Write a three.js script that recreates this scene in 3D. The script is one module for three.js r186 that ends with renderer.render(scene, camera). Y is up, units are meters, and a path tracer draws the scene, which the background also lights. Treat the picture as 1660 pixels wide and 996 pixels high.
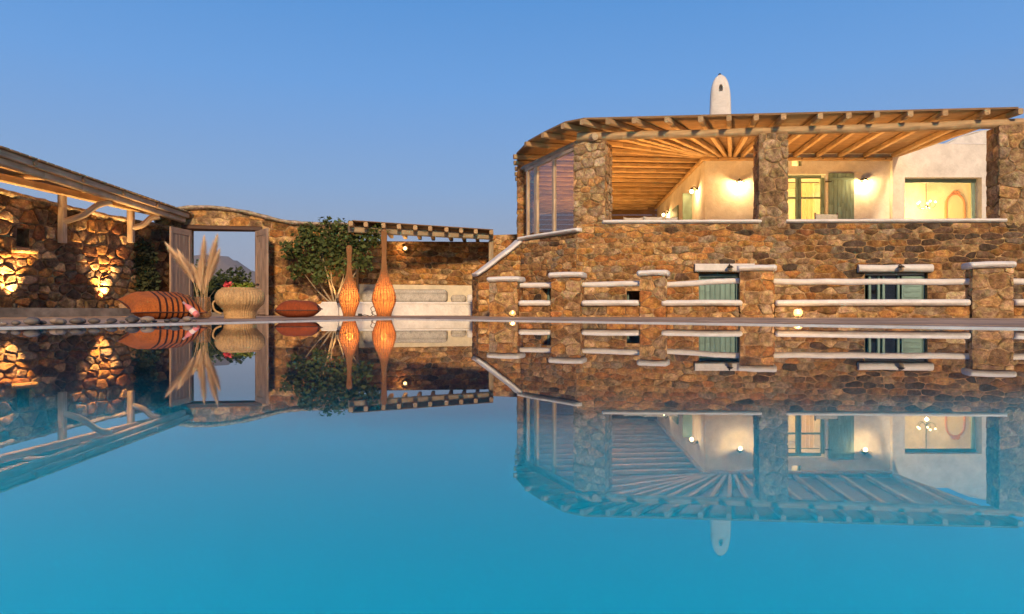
import * as THREE from 'three';
import { mergeGeometries, toCreasedNormals } from 'three/addons/utils/BufferGeometryUtils.js';
import { Brush, Evaluator, SUBTRACTION } from 'three-bvh-csg';
import { RoundedBoxGeometry } from 'three/addons/geometries/RoundedBoxGeometry.js';

// ------------------------------------------------------------------ camera, sky, sun, exposure
const scene = new THREE.Scene();
const renderer = new THREE.WebGLRenderer({ antialias: true });
renderer.toneMapping = THREE.LinearToneMapping;
renderer.toneMappingExposure = 1.0;
renderer.shadowMap.enabled = true;

const FOC = 1107, EYE = 0.14, HOR = 504;           // 24 mm lens just above the water
const camera = new THREE.PerspectiveCamera(2 * Math.atan(498 / FOC) * 180 / Math.PI, 1660 / 996, 0.02, 12000);
camera.position.set(0, EYE, 0);
camera.lookAt(0, EYE, -10);
camera.setViewOffset(1660, 996, 0, -6, 1660, 996);

{ // clear dusk sky: pale towards the horizon, deep blue overhead
  const w = 64, h = 512, d = new Float32Array(w * h * 4);
  const stops = [[-90, .10, .085, .07], [0, .37, .41, .51], [3, .36, .41, .53], [6, .325, .41, .565], [10, .25, .41, .68], [14, .20, .385, .72], [18, .155, .365, .75], [24.5, .105, .31, .70], [32, .068, .225, .56], [45, .05, .145, .38], [90, .03, .09, .26]];
  for (let j = 0; j < h; j++) {
    const e = (j + .5) / h * 180 - 90;
    let k = 0; while (k < stops.length - 2 && stops[k + 1][0] < e) k++;
    const a = stops[k], b = stops[k + 1];
    const t = k === 0 ? 0 : Math.min(1, Math.max(0, (e - a[0]) / (b[0] - a[0])));
    for (let i = 0; i < w; i++) { const o = (j * w + i) * 4; for (let c = 0; c < 3; c++) d[o + c] = a[c + 1] + (b[c + 1] - a[c + 1]) * t; d[o + 3] = 1; }
  }
  const t = new THREE.DataTexture(d, w, h, THREE.RGBAFormat, THREE.FloatType);
  t.mapping = THREE.EquirectangularReflectionMapping; t.magFilter = t.minFilter = THREE.LinearFilter; t.needsUpdate = true;
  scene.background = t; scene.environment = t;
}
const sun = new THREE.DirectionalLight(new THREE.Color().setRGB(1, .68, .36), 4.3);
{ const az = 7 * Math.PI / 180, el = 25 * Math.PI / 180;
  sun.position.set(Math.sin(az) * Math.cos(el) * 40, Math.sin(el) * 40, Math.cos(az) * Math.cos(el) * 40 - 8);
  sun.target.position.set(0, 0, -8); sun.castShadow = true; sun.shadow.radius = 10; sun.shadow.mapSize.set(4096, 4096);
  Object.assign(sun.shadow.camera, { left: -30, right: 30, top: 25, bottom: -25, near: 1, far: 120 }); scene.add(sun, sun.target); }

// ------------------------------------------------------------------ helpers
function mulberry(a) { return () => { a |= 0; a = a + 0x6D2B79F5 | 0; let t = Math.imul(a ^ a >>> 15, 1 | a); t = t + Math.imul(t ^ t >>> 7, 61 | t) ^ t; return ((t ^ t >>> 14) >>> 0) / 4294967296; }; }
const V = (x, y, z) => new THREE.Vector3(x, y, z);
// survey: bearing column c and row r seen at distance d -> metres
const sx = (c, d) => (c - 830) / FOC * d, hy = (r, d) => EYE + (HOR - r) / FOC * d;
function meet(c, A, B) { // where the plan line A-B crosses bearing c ; A,B = [x, depth]
  const k = (c - 830) / FOC, t = (k * A[1] - A[0]) / ((B[0] - A[0]) - k * (B[1] - A[1]));
  return [A[0] + (B[0] - A[0]) * t, A[1] + (B[1] - A[1]) * t];
}
const used = {};
function numbered(n) { used[n] = (used[n] ?? -1) + 1; return used[n] ? `${n}_${String(used[n]).padStart(3, '0')}` : n; }
function thing(name, label, category, group) { const o = new THREE.Group(); o.name = numbered(name); o.userData = { label, category, kind: 'thing' }; if (group) o.userData.group = group; scene.add(o); return o; }
function mesh(name, geo, mat, parent, stuff) {
  const m = new THREE.Mesh(geo, mat); m.name = name; m.castShadow = m.receiveShadow = true; if (stuff) m.userData.kind = 'stuff'; parent.add(m); return m;
}
function structure(name, geo, mat) { const m = mesh(name, geo, mat, scene); m.userData.kind = 'structure'; return m; }
function settle(g) { // move the group's origin to the thing's base, leaving everything where it stands
  const b = new THREE.Box3().setFromObject(g), c = V((b.min.x + b.max.x) / 2, b.min.y, (b.min.z + b.max.z) / 2);
  for (const k of g.children) k.position.sub(c);
  g.position.copy(c); return g;
}
function noise(seed, n) { // tiling value noise
  const r = mulberry(seed), g = new Float32Array(n * n).map(() => r());
  return (x, y) => { const xi = Math.floor(x), yi = Math.floor(y), fx = x - xi, fy = y - yi, s = t => t * t * (3 - 2 * t), m = k => ((k % n) + n) % n;
    const a = g[m(yi) * n + m(xi)], b = g[m(yi) * n + m(xi + 1)], c = g[m(yi + 1) * n + m(xi)], d = g[m(yi + 1) * n + m(xi + 1)], u = s(fx), v = s(fy);
    return a + (b - a) * u + (c - a) * v + (a - b - c + d) * u * v; };
}
function fbm(seed, oct, base) { const f = []; for (let i = 0; i < oct; i++) f.push(noise(seed + i * 17, base << i)); return (u, v) => { let s = 0, a = .5, t = 0; for (let i = 0; i < oct; i++) { s += a * f[i](u * (base << i), v * (base << i)); t += a; a *= .55; } return s / t; }; }
function texture(n, fn, srgb, rep = 1) { // fn(u,v) -> grey or [r,g,b] in 0..1
  const d = new Uint8Array(n * n * 4);
  for (let j = 0; j < n; j++) for (let i = 0; i < n; i++) { let c = fn((i + .5) / n, (j + .5) / n); if (!Array.isArray(c)) c = [c, c, c]; const o = (j * n + i) * 4; for (let k = 0; k < 3; k++) d[o + k] = Math.max(0, Math.min(255, c[k] * 255)); d[o + 3] = 255; }
  const t = new THREE.DataTexture(d, n, n); t.wrapS = t.wrapT = THREE.RepeatWrapping; t.magFilter = THREE.LinearFilter; t.minFilter = THREE.LinearMipmapLinearFilter; t.generateMipmaps = true;
  if (srgb) t.colorSpace = THREE.SRGBColorSpace; t.repeat.set(rep, rep); t.needsUpdate = true; return t;
}
const col = (r, g, b) => new THREE.Color().setRGB(r, g, b);
function std(c, o = {}) { return new THREE.MeshStandardMaterial({ color: Array.isArray(c) ? col(...c) : c, roughness: .85, ...o }); }
function phys(c, o = {}) { return new THREE.MeshPhysicalMaterial({ color: col(...c), roughness: .85, ...o }); }

// ------------------------------------------------------------------ textures and materials (uv in metres)
const nA = fbm(11, 5, 6), nB = fbm(41, 5, 10), nC = fbm(77, 3, 40), nD = fbm(5, 4, 3);
const clamp = (x, a = 0, b = 1) => Math.max(a, Math.min(b, x));
const T = {
  stone: texture(512, (u, v) => { const a = nA(u, v), b = nB(u, v), c = nC(u, v); const k = clamp(.70 + (a - .5) * .65 + (b - .5) * .42 + (c - .5) * .3); return [k, clamp(k * (.97 + (b - .5) * .2)), clamp(k * (.92 + (a - .5) * .35))]; }, true, 1.3),
  stoneBump: texture(512, (u, v) => clamp(nA(u, v) * .5 + nB(u, v) * .35 + nC(u, v) * .3), false, 1.3),
  plaster: texture(512, (u, v) => clamp(.93 + (nA(u, v) - .5) * .22 + (nC(u, v) - .5) * .06), true, .7),
  plasterBump: texture(512, (u, v) => clamp(nA(u, v) * .7 + nC(u, v) * .3), false, .7),
  deck: texture(512, (u, v) => { const a = nD(u, v), b = nB(u, v), c = nC(u, v); return clamp(.76 + (a - .5) * .5 + (b - .5) * .3 + (c - .5) * .2); }, true, .35),
  wood: texture(512, (u, v) => { const g = nC(u * .08, v) * .5 + nB(u * .15, v) * .5, a = nA(u * .5, v); return clamp(.80 + (g - .5) * .5 + (a - .5) * .2); }, true, 1),
  woodBump: texture(512, (u, v) => clamp(nC(u * .08, v) * .6 + nB(u * .15, v) * .4), false, 1),
  weave: texture(256, (u, v) => { const a = Math.floor(u * 32), s = Math.sin(u * 32 * Math.PI) ** 2, t = Math.sin((v * 32 + (a % 2) * .5) * Math.PI * 2) * .5 + .5; return clamp(.45 + .55 * s * t); }, true, 4),
  cloth: texture(256, (u, v) => clamp(.8 + (nC(u, v) - .5) * .3 + (nA(u, v) - .5) * .25), true, 2),
  leafBump: texture(128, (u, v) => nB(u, v), false, 1),
};
const stoneMat = c => std(c.map(x => x * 1.55), { map: T.stone, bumpMap: T.stoneBump, bumpScale: .03, roughness: .95 });
const warm = [[.46, .255, .10], [.38, .20, .075], [.52, .33, .16], [.31, .175, .075], [.43, .22, .07], [.34, .24, .14], [.55, .38, .21], [.25, .15, .075], [.40, .18, .06], [.29, .22, .15]].map(c => stoneMat([c[0] * 1.18, c[1] * 1.15, c[2] * 1.1]));
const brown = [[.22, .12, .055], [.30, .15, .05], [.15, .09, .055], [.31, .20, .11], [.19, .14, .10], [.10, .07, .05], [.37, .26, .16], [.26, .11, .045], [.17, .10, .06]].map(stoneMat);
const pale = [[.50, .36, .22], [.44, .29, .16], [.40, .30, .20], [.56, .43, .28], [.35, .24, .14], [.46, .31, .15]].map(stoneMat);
const M = {
  mortar: stoneMat([.42, .27, .14]), mortarDark: stoneMat([.30, .20, .11]), mortarCap: stoneMat([.47, .39, .30]),
  white: std([.84, .82, .79], { map: T.plaster, bumpMap: T.plasterBump, bumpScale: .02, roughness: .9 }),
  wallWhite: std([.78, .76, .73], { map: T.plaster, bumpMap: T.plasterBump, bumpScale: .012, roughness: .92 }),
  cream: std([.78, .70, .55], { map: T.plaster, roughness: .92 }),
  deck: std([.68, .48, .34], { map: T.deck, bumpMap: T.stoneBump, bumpScale: .004, roughness: .8 }),
  coping: std([.50, .40, .36], { map: T.deck, bumpMap: T.stoneBump, bumpScale: .004, roughness: .7 }),
  copingEdge: std([.80, .76, .74], { map: T.plaster, roughness: .6 }),
  concrete: std([.36, .32, .29], { map: T.deck, bumpMap: T.stoneBump, bumpScale: .015, roughness: .9 }),
  dirt: std([.20, .14, .09], { map: T.deck, bumpMap: T.stoneBump, bumpScale: .03, roughness: 1 }),
  wood: std([.74, .50, .27], { map: T.wood, bumpMap: T.woodBump, bumpScale: .006, roughness: .75 }),
  wood2: std([.66, .43, .22], { map: T.wood, bumpMap: T.woodBump, bumpScale: .006, roughness: .75 }),
  woodGrey: std([.60, .46, .30], { map: T.wood, bumpMap: T.woodBump, bumpScale: .006, roughness: .85 }),
  woodPale: std([.78, .60, .42], { map: T.wood, bumpMap: T.woodBump, bumpScale: .004, roughness: .75 }),
  board: std([.40, .24, .12], { map: T.wood, bumpMap: T.woodBump, bumpScale: .006, roughness: .85 }),
  board2: std([.34, .20, .10], { map: T.wood, bumpMap: T.woodBump, bumpScale: .006, roughness: .85 }),
  doorWood: std([.52, .37, .29], { map: T.wood, bumpMap: T.woodBump, bumpScale: .004, roughness: .85 }),
  darkWood: std([.10, .035, .02], { map: T.wood, roughness: .5 }),
  teal: std([.27, .42, .38], { map: T.wood, bumpMap: T.woodBump, bumpScale: .003, roughness: .6 }),
  tealLight: std([.30, .50, .46], { map: T.wood, bumpMap: T.woodBump, bumpScale: .003, roughness: .6 }),
  whiteWood: std([.80, .77, .74], { map: T.plaster, bumpMap: T.woodBump, bumpScale: .006, roughness: .7 }),
  iron: std([.05, .045, .04], { roughness: .5, metalness: .6 }),
  black: std([.015, .015, .016], { roughness: .5 }),
  dark: std([.02, .017, .014], { roughness: .9 }),
  canvas: std([.78, .72, .62], { map: T.cloth, roughness: .95 }),
  linen: std([.72, .68, .62], { map: T.cloth, roughness: .95 }),
  pane: phys([1, 1, 1], { transmission: 1, roughness: .02, thickness: 0, ior: 1.5 }),
  glass: phys([.90, .78, .62], { transmission: .93, roughness: .12, thickness: 0, ior: 1.5 }),
  wicker: std([.74, .47, .22], { roughness: .75, map: T.cloth }),
  cane: phys([.74, .31, .10], { roughness: .86, transmission: .36, thickness: 0, map: T.cloth }),
  caneRib: std([.48, .22, .08], { roughness: .8, map: T.cloth }),
};
const glow = (c, k) => new THREE.MeshStandardMaterial({ color: 0x000000, emissive: col(...c), emissiveIntensity: k, roughness: 1 });
const AMBER = col(1, .56, .20), WARM = col(1, .66, .31);
function point(c, i, p, parent, soft = 2) { const l = new THREE.PointLight(c, i); l.position.copy(p); l.castShadow = true; l.shadow.radius = soft; parent.add(l); return l; }
function spot(c, i, p, to, ang, parent, soft = 2) { const l = new THREE.SpotLight(c, i, 0, ang, .6, 2); l.position.copy(p); l.target.position.copy(to); l.castShadow = true; l.shadow.radius = soft; parent.add(l, l.target); return l; }

// ------------------------------------------------------------------ geometry helpers
function bar(a, b, w, h, rand, rough = 0, up = V(0, 1, 0)) { // squared timber from a to b, uv running along the grain
  const L = a.distanceTo(b), n = Math.max(1, Math.round(L / .6)), d = b.clone().sub(a).normalize(), s = new THREE.Vector3().crossVectors(d, up).normalize(), t = new THREE.Vector3().crossVectors(s, d);
  const P = [], UV = [], I = [], ch = Math.min(w, h) * .16, o = rand ? rand() * 9 : 0;
  const sec = [[-w / 2 + ch, -h / 2], [w / 2 - ch, -h / 2], [w / 2, -h / 2 + ch], [w / 2, h / 2 - ch], [w / 2 - ch, h / 2], [-w / 2 + ch, h / 2], [-w / 2, h / 2 - ch], [-w / 2, -h / 2 + ch]];
  for (let i = 0; i <= n; i++) {
    const f = i / n, c = a.clone().lerp(b, f); if (rough && i && i < n) c.addScaledVector(s, (rand() - .5) * rough).addScaledVector(t, (rand() - .5) * rough);
    const k = rough ? 1 + (rand() - .5) * rough * 3 : 1;
    sec.forEach(([x, y], m) => { const q = c.clone().addScaledVector(s, x * k).addScaledVector(t, y * k); P.push(q.x, q.y, q.z); UV.push(o + f * L, o + m * .07); });
  }
  for (let i = 0; i < n; i++) for (let m = 0; m < 8; m++) { const A = i * 8 + m, B = i * 8 + (m + 1) % 8; I.push(A, B, A + 8, B, B + 8, A + 8); }
  for (const [e, f] of [[0, 1], [n * 8, 0]]) for (let m = 1; m < 7; m++) f ? I.push(e, e + m + 1, e + m) : I.push(e, e + m, e + m + 1);
  const g = new THREE.BufferGeometry(); g.setAttribute('position', new THREE.Float32BufferAttribute(P, 3)); g.setAttribute('uv', new THREE.Float32BufferAttribute(UV, 2)); g.setIndex(I);
  return toCreasedNormals(g, .5);
}
function log(a, b, r, rand, wob = .012, seg = 10) { // round trunk, slightly crooked
  const L = a.distanceTo(b), n = Math.max(2, Math.round(L / .45)), d = b.clone().sub(a).normalize(), s = new THREE.Vector3().crossVectors(d, Math.abs(d.y) > .9 ? V(1, 0, 0) : V(0, 1, 0)).normalize(), t = new THREE.Vector3().crossVectors(s, d);
  const P = [], UV = [], I = [];
  for (let i = 0; i <= n; i++) { const f = i / n, c = a.clone().lerp(b, f).addScaledVector(s, (rand() - .5) * wob * 2).addScaledVector(t, (rand() - .5) * wob * 2), k = r * (1 + (rand() - .5) * .12);
    for (let m = 0; m <= seg; m++) { const an = m / seg * Math.PI * 2, q = c.clone().addScaledVector(s, Math.cos(an) * k).addScaledVector(t, Math.sin(an) * k); P.push(q.x, q.y, q.z); UV.push(f * L, m / seg * r * 6); } }
  const w = seg + 1;
  for (let i = 0; i < n; i++) for (let m = 0; m < seg; m++) { const A = i * w + m; I.push(A, A + 1, A + w, A + 1, A + w + 1, A + w); }
  for (const [row, f] of [[0, 1], [n, 0]]) { const e = row * w; const k = P.length / 3; const c = row ? b : a; P.push(c.x, c.y, c.z); UV.push(0, 0); for (let m = 0; m < seg; m++) f ? I.push(k, e + m + 1, e + m) : I.push(k, e + m, e + m + 1); }
  const g = new THREE.BufferGeometry(); g.setAttribute('position', new THREE.Float32BufferAttribute(P, 3)); g.setAttribute('uv', new THREE.Float32BufferAttribute(UV, 2)); g.setIndex(I);
  return toCreasedNormals(g, .9);
}
function box(x0, x1, y0, y1, z0, z1, r = .012) { // rounded block with uv in metres
  const w = x1 - x0, h = y1 - y0, d = z1 - z0, g = new RoundedBoxGeometry(w, h, d, 2, Math.min(r, w / 2.1, h / 2.1, d / 2.1));
  const p = g.attributes.position, n = g.attributes.normal, uv = g.attributes.uv;
  for (let i = 0; i < p.count; i++) { const ax = Math.abs(n.getX(i)), ay = Math.abs(n.getY(i)), az = Math.abs(n.getZ(i)); if (az >= ax && az >= ay) uv.setXY(i, p.getX(i) + x0, p.getY(i) + y0); else if (ax >= ay) uv.setXY(i, p.getZ(i) + z0, p.getY(i) + y0); else uv.setXY(i, p.getX(i) + x0, p.getZ(i) + z0); }
  g.translate((x0 + x1) / 2, (y0 + y1) / 2, (z0 + z1) / 2); return g;
}
function slab(pts, y0, y1, holes = []) { // plan polygon [x, depth] between two heights, uv in metres
  const s = new THREE.Shape(pts.map(([x, d]) => new THREE.Vector2(x, d))); for (const h of holes) s.holes.push(new THREE.Path(h.map(([x, d]) => new THREE.Vector2(x, d))));
  const g = new THREE.ExtrudeGeometry(s, { depth: y1 - y0, bevelEnabled: false }); g.rotateX(-Math.PI / 2); g.translate(0, y0, 0); return g;
}
function tube(pts, r, seg = 24, rs = 6) { return new THREE.TubeGeometry(new THREE.CatmullRomCurve3(pts), seg, r, rs, false); }
function lathe(pr, seg = 32) { return new THREE.LatheGeometry(pr.map(([r, y]) => new THREE.Vector2(r, y)), seg); }
function moved(g, x, y, z, ry = 0) { if (ry) g.rotateY(ry); return g.translate(x, y, z); }
function roundedStrip(path, w, h, rand, rough = .006) { // hand-plastered rounded bar along a path of points
  const c = new THREE.CatmullRomCurve3(path, false, 'centripetal'), seg = 12, P = [], UV = [], I = [];
  let n = Math.max(3, Math.round(c.getLength() / .15)); const Lc = c.getLength(), q0 = Math.min(.25, h * .5 / Lc), fs = [0, q0 * .3, q0 * .7]; for (let i = 0; i <= n; i++) fs.push(q0 + (1 - 2 * q0) * i / n); fs.push(1 - q0 * .7, 1 - q0 * .3, 1); n = fs.length - 1;
  for (let i = 0; i <= n; i++) { const f = fs[i], p = c.getPointAt(f), d = c.getTangentAt(f), s = new THREE.Vector3().crossVectors(d, V(0, 1, 0)).normalize(), t = new THREE.Vector3().crossVectors(s, d), e = [.72, .9, .975][Math.min(i, n - i)] ?? 1, k = e * (1 + (rand() - .5) * rough * 12);
    for (let m = 0; m <= seg; m++) { const a = m / seg * Math.PI * 2, cx = Math.cos(a), cy = Math.sin(a), q = p.clone().addScaledVector(s, Math.sign(cx) * Math.abs(cx) ** .55 * w / 2 * k).addScaledVector(t, Math.sign(cy) * Math.abs(cy) ** .55 * h / 2 * k + (rand() - .5) * rough); P.push(q.x, q.y, q.z); UV.push(f * c.getLength(), m / seg * (w + h)); } 
    P.splice(-3, 3, P[P.length - 3 - seg * 3], P[P.length - 2 - seg * 3], P[P.length - 1 - seg * 3]); }
  const r = seg + 1; for (let i = 0; i < n; i++) for (let m = 0; m < seg; m++) { const A = i * r + m; I.push(A, A + 1, A + r, A + 1, A + r + 1, A + r); }
  for (const [row, f] of [[0, 1], [n, 0]]) { const e = row * r, k = P.length / 3, q = row ? path[path.length - 1] : path[0]; P.push(q.x, q.y, q.z); UV.push(0, 0); for (let m = 0; m < seg; m++) f ? I.push(k, e + m + 1, e + m) : I.push(k, e + m, e + m + 1); }
  const g = new THREE.BufferGeometry(); g.setAttribute('position', new THREE.Float32BufferAttribute(P, 3)); g.setAttribute('uv', new THREE.Float32BufferAttribute(UV, 2)); g.setIndex(I); g.computeVertexNormals(); return g;
}

// ---- rubble masonry: a mortar core and irregular stones, each with its own outline and depth
const clip = (poly, a, b, c) => { // keep a*u + b*v <= c
  const out = []; for (let i = 0; i < poly.length; i++) { const p = poly[i], q = poly[(i + 1) % poly.length], dp = a * p[0] + b * p[1] - c, dq = a * q[0] + b * q[1] - c; if (dp <= 0) out.push(p); if (dp * dq < 0) { const t = dp / (dp - dq); out.push([p[0] + (q[0] - p[0]) * t, p[1] + (q[1] - p[1]) * t]); } } return out; };
const areaOf = p => { let s = 0; for (let i = 0; i < p.length; i++) { const q = p[(i + 1) % p.length]; s += p[i][0] * q[1] - q[0] * p[i][1]; } return s / 2; };
function lineMap(A, B) { // wall face from plan point A to B ([x, depth]); w points to the right-hand side of the walk A->B turned towards the viewer
  const L = Math.hypot(B[0] - A[0], B[1] - A[1]), e = [(B[0] - A[0]) / L, (B[1] - A[1]) / L], n = [e[1], -e[0]];
  const f = (u, v, w) => V(A[0] + e[0] * u + n[0] * w, v, -(A[1] + e[1] * u + n[1] * w)); f.L = L; return f;
}
function core(W, T2, step = .25) { // solid wall body in columns
  const br = new Set([W.u0, W.u1]); for (let u = W.u0 + step; u < W.u1 - .02; u += step) br.add(u); for (const h of W.holes || []) { br.add(h[0]); br.add(h[1]); }
  const us = [...br].filter(u => u >= W.u0 && u <= W.u1).sort((a, b) => a - b), P = [], UV = [];
  const quad = (a, b, c, d, ua, ub, uc, ud) => { for (const [p, t] of [[a, ua], [b, ub], [c, uc], [a, ua], [c, uc], [d, ud]]) { P.push(p.x, p.y, p.z); UV.push(...t); } };
  for (let i = 0; i < us.length - 1; i++) {
    const a = us[i], b = us[i + 1], m = (a + b) / 2, hs = (W.holes || []).filter(h => h[0] < m && h[1] > m).sort((p, q) => p[2] - q[2]);
    let lo = [W.bot(a), W.bot(b)]; const spans = []; for (const h of hs) { if (h[2] > lo[0]) spans.push([lo, [h[2], h[2]]]); lo = [h[3], h[3]]; } spans.push([lo, [W.top(a), W.top(b)]]);
    for (const [l, t] of spans) { const c = (u, v, w) => W.map(u, v, w), f = 0, k = -T2;
      quad(c(a, l[0], f), c(b, l[1], f), c(b, t[1], f), c(a, t[0], f), [a, l[0]], [b, l[1]], [b, t[1]], [a, t[0]]);
      quad(c(b, l[1], k), c(a, l[0], k), c(a, t[0], k), c(b, t[1], k), [b, l[1]], [a, l[0]], [a, t[0]], [b, t[1]]);
      quad(c(a, t[0], f), c(b, t[1], f), c(b, t[1], k), c(a, t[0], k), [a, 0], [b, 0], [b, T2], [a, T2]);
      quad(c(a, l[0], k), c(b, l[1], k), c(b, l[1], f), c(a, l[0], f), [a, T2], [b, T2], [b, 0], [a, 0]);
      const edge = u => u === W.u0 || u === W.u1 || (W.holes || []).some(h => h[0] === u || h[1] === u);
      if (edge(a)) quad(c(a, l[0], k), c(a, l[0], f), c(a, t[0], f), c(a, t[0], k), [T2, l[0]], [0, l[0]], [0, t[0]], [T2, t[0]]);
      if (edge(b)) quad(c(b, l[1], f), c(b, l[1], k), c(b, t[1], k), c(b, t[1], f), [0, l[1]], [T2, l[1]], [T2, t[1]], [0, t[1]]); } }
  const g = new THREE.BufferGeometry(); g.setAttribute('position', new THREE.Float32BufferAttribute(P, 3)); g.setAttribute('uv', new THREE.Float32BufferAttribute(UV, 2)); g.computeVertexNormals(); return g;
}
function stones(W, o, rand) { // -> [{geo, area, u, v}]
  const S = [], vmin = o.v0 ?? W.bot((W.u0 + W.u1) / 2), vmax = o.v1 ?? Math.max(...[0, .1, .2, .3, .4, .5, .6, .7, .8, .9, 1].map(f => W.top(W.u0 + (W.u1 - W.u0) * f)));
  for (let v = vmin; v < vmax + o.sy;) { const h = o.sy * (.6 + rand() * .85); for (let u = W.u0 - rand() * o.sx; u < W.u1 + o.sx * .5;) { const w = o.sx * (.45 + rand() ** 1.3 * 1.4); S.push({ u: u + w / 2, v: v + h / 2 + (rand() - .5) * h * .6, w: clamp((w / o.sx - 1) * .22 + (h / o.sy - 1) * .2, -.25, .3) }); u += w; } v += h; }
  const out = [];
  for (const s of S) {
    const R = 1.7; let poly = [[s.u - R * o.sx, s.v - R * o.sy], [s.u + R * o.sx, s.v - R * o.sy], [s.u + R * o.sx, s.v + R * o.sy], [s.u - R * o.sx, s.v + R * o.sy]];
    for (const t of S) { if (t === s || Math.abs(t.u - s.u) > 3 * o.sx || Math.abs(t.v - s.v) > 3 * o.sy) continue;
      const a = 2 * (t.u - s.u) / o.sx ** 2, b = 2 * (t.v - s.v) / o.sy ** 2, c = (t.u ** 2 - s.u ** 2) / o.sx ** 2 + (t.v ** 2 - s.v ** 2) / o.sy ** 2 + s.w - t.w - o.gap / 2 * Math.hypot(a, b);
      poly = clip(poly, a, b, c); if (poly.length < 3) break; }
    const e = o.edge ?? .006;
    if (poly.length >= 3) { poly = clip(poly, -1, 0, -(W.u0 + e)); poly = clip(poly, 1, 0, W.u1 - e); }
    if (poly.length < 3) continue;
    const us = poly.map(p => p[0]), ua = Math.min(...us), ub = Math.max(...us); if (ub - ua < .02) continue;
    const half = (f, sg) => { const y0 = f(ua), y1 = f(ub), k = (y1 - y0) / (ub - ua); poly = clip(poly, -k * sg, sg, sg * (y0 - k * ua) - e); };
    half(W.top, 1); if (poly.length > 2) half(W.bot, -1);
    for (const h of W.holes || []) { if (poly.length < 3) break; const x = poly.map(p => p[0]), y = poly.map(p => p[1]); if (Math.max(...x) <= h[0] || Math.min(...x) >= h[1] || Math.max(...y) <= h[2] || Math.min(...y) >= h[3]) continue;
      poly = [clip(poly, 1, 0, h[0] - e), clip(poly, -1, 0, -h[1] - e), clip(poly, 0, 1, h[2] - e), clip(poly, 0, -1, -h[3] - e)].filter(p => p.length > 2).sort((p, q) => areaOf(q) - areaOf(p))[0] || []; }
    if (poly.length < 3) continue;
    const A = areaOf(poly); if (A < .1 * o.sx * o.sy) continue;
    // soften the outline
    let q = []; const cut = .09 + rand() * .11; for (let i = 0; i < poly.length; i++) { const p = poly[i], n = poly[(i + 1) % poly.length], L = Math.hypot(n[0] - p[0], n[1] - p[1]); if (L < .008) continue; q.push([p[0] + (n[0] - p[0]) * cut, p[1] + (n[1] - p[1]) * cut]); if (L > o.sx * .5) q.push([(p[0] + n[0]) / 2 + (rand() - .5) * .012, (p[1] + n[1]) / 2 + (rand() - .5) * .012]); q.push([n[0] + (p[0] - n[0]) * cut, n[1] + (p[1] - n[1]) * cut]); }
    if (q.length < 3) continue;
    const cx = q.reduce((k, p) => k + p[0], 0) / q.length, cy = q.reduce((k, p) => k + p[1], 0) / q.length, n = q.length, pr = o.proud * (.45 + rand() * 1.1), tu = (rand() - .5) * .22, tv = (rand() - .5) * .22, P = [], UV = [], I = [], ou = rand() * 5, ov = rand() * 5;
    const put = (u, v, w) => { const p = W.map(u, v, w); P.push(p.x, p.y, p.z); UV.push(u + ou, v + ov); }, tilt = (u, v) => clamp((u - cx) * tu + (v - cy) * tv, -.3 * pr, .3 * pr);
    for (const p of q) put(p[0], p[1], -.012);
    for (const p of q) put(p[0] + (rand() - .5) * .004, p[1] + (rand() - .5) * .004, pr * (.35 + rand() * .3) + tilt(...p));
    for (const p of q) { const k = .72 + rand() * .14, u = cx + (p[0] - cx) * k, v = cy + (p[1] - cy) * k; put(u, v, pr * (.85 + rand() * .3) + tilt(u, v)); }
    put(cx, cy, pr * (.9 + rand() * .35));
    for (let i = 0; i < n; i++) { const j = (i + 1) % n; for (const r of [0, n]) I.push(r + i, r + j, r + n + i, r + j, r + n + j, r + n + i); I.push(2 * n + i, 2 * n + j, 3 * n); }
    let g = new THREE.BufferGeometry(); g.setAttribute('position', new THREE.Float32BufferAttribute(P, 3)); g.setAttribute('uv', new THREE.Float32BufferAttribute(UV, 2)); g.setIndex(I); g = toCreasedNormals(g, .45);
    out.push({ geo: g, area: A, u: cx, v: cy });
  }
  return out;
}
function masonry(parent, walls, o, seed, pick, max = 300) { // several faces of one thing; the largest stones are parts of their own
  const rand = mulberry(seed); let all = [];
  for (const W of walls) { const s = stones(W, { ...o, ...(W.o || {}) }, rand); for (const k of s) { k.mat = pick(k, rand, W); k.big = k.area * (W.weight ?? 1); } all.push(...s); }
  all.sort((a, b) => b.big - a.big);
  all.slice(0, max).forEach(s => mesh('stone', s.geo, s.mat, parent));
  const rest = new Map(); for (const s of all.slice(max)) { if (!rest.has(s.mat)) rest.set(s.mat, []); rest.get(s.mat).push(s.geo); }
  for (const [m, gs] of rest) mesh('small_stones', mergeGeometries(gs), m, parent, true);
}
const from = list => (s, r) => list[Math.floor(r() * list.length) % list.length];

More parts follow.
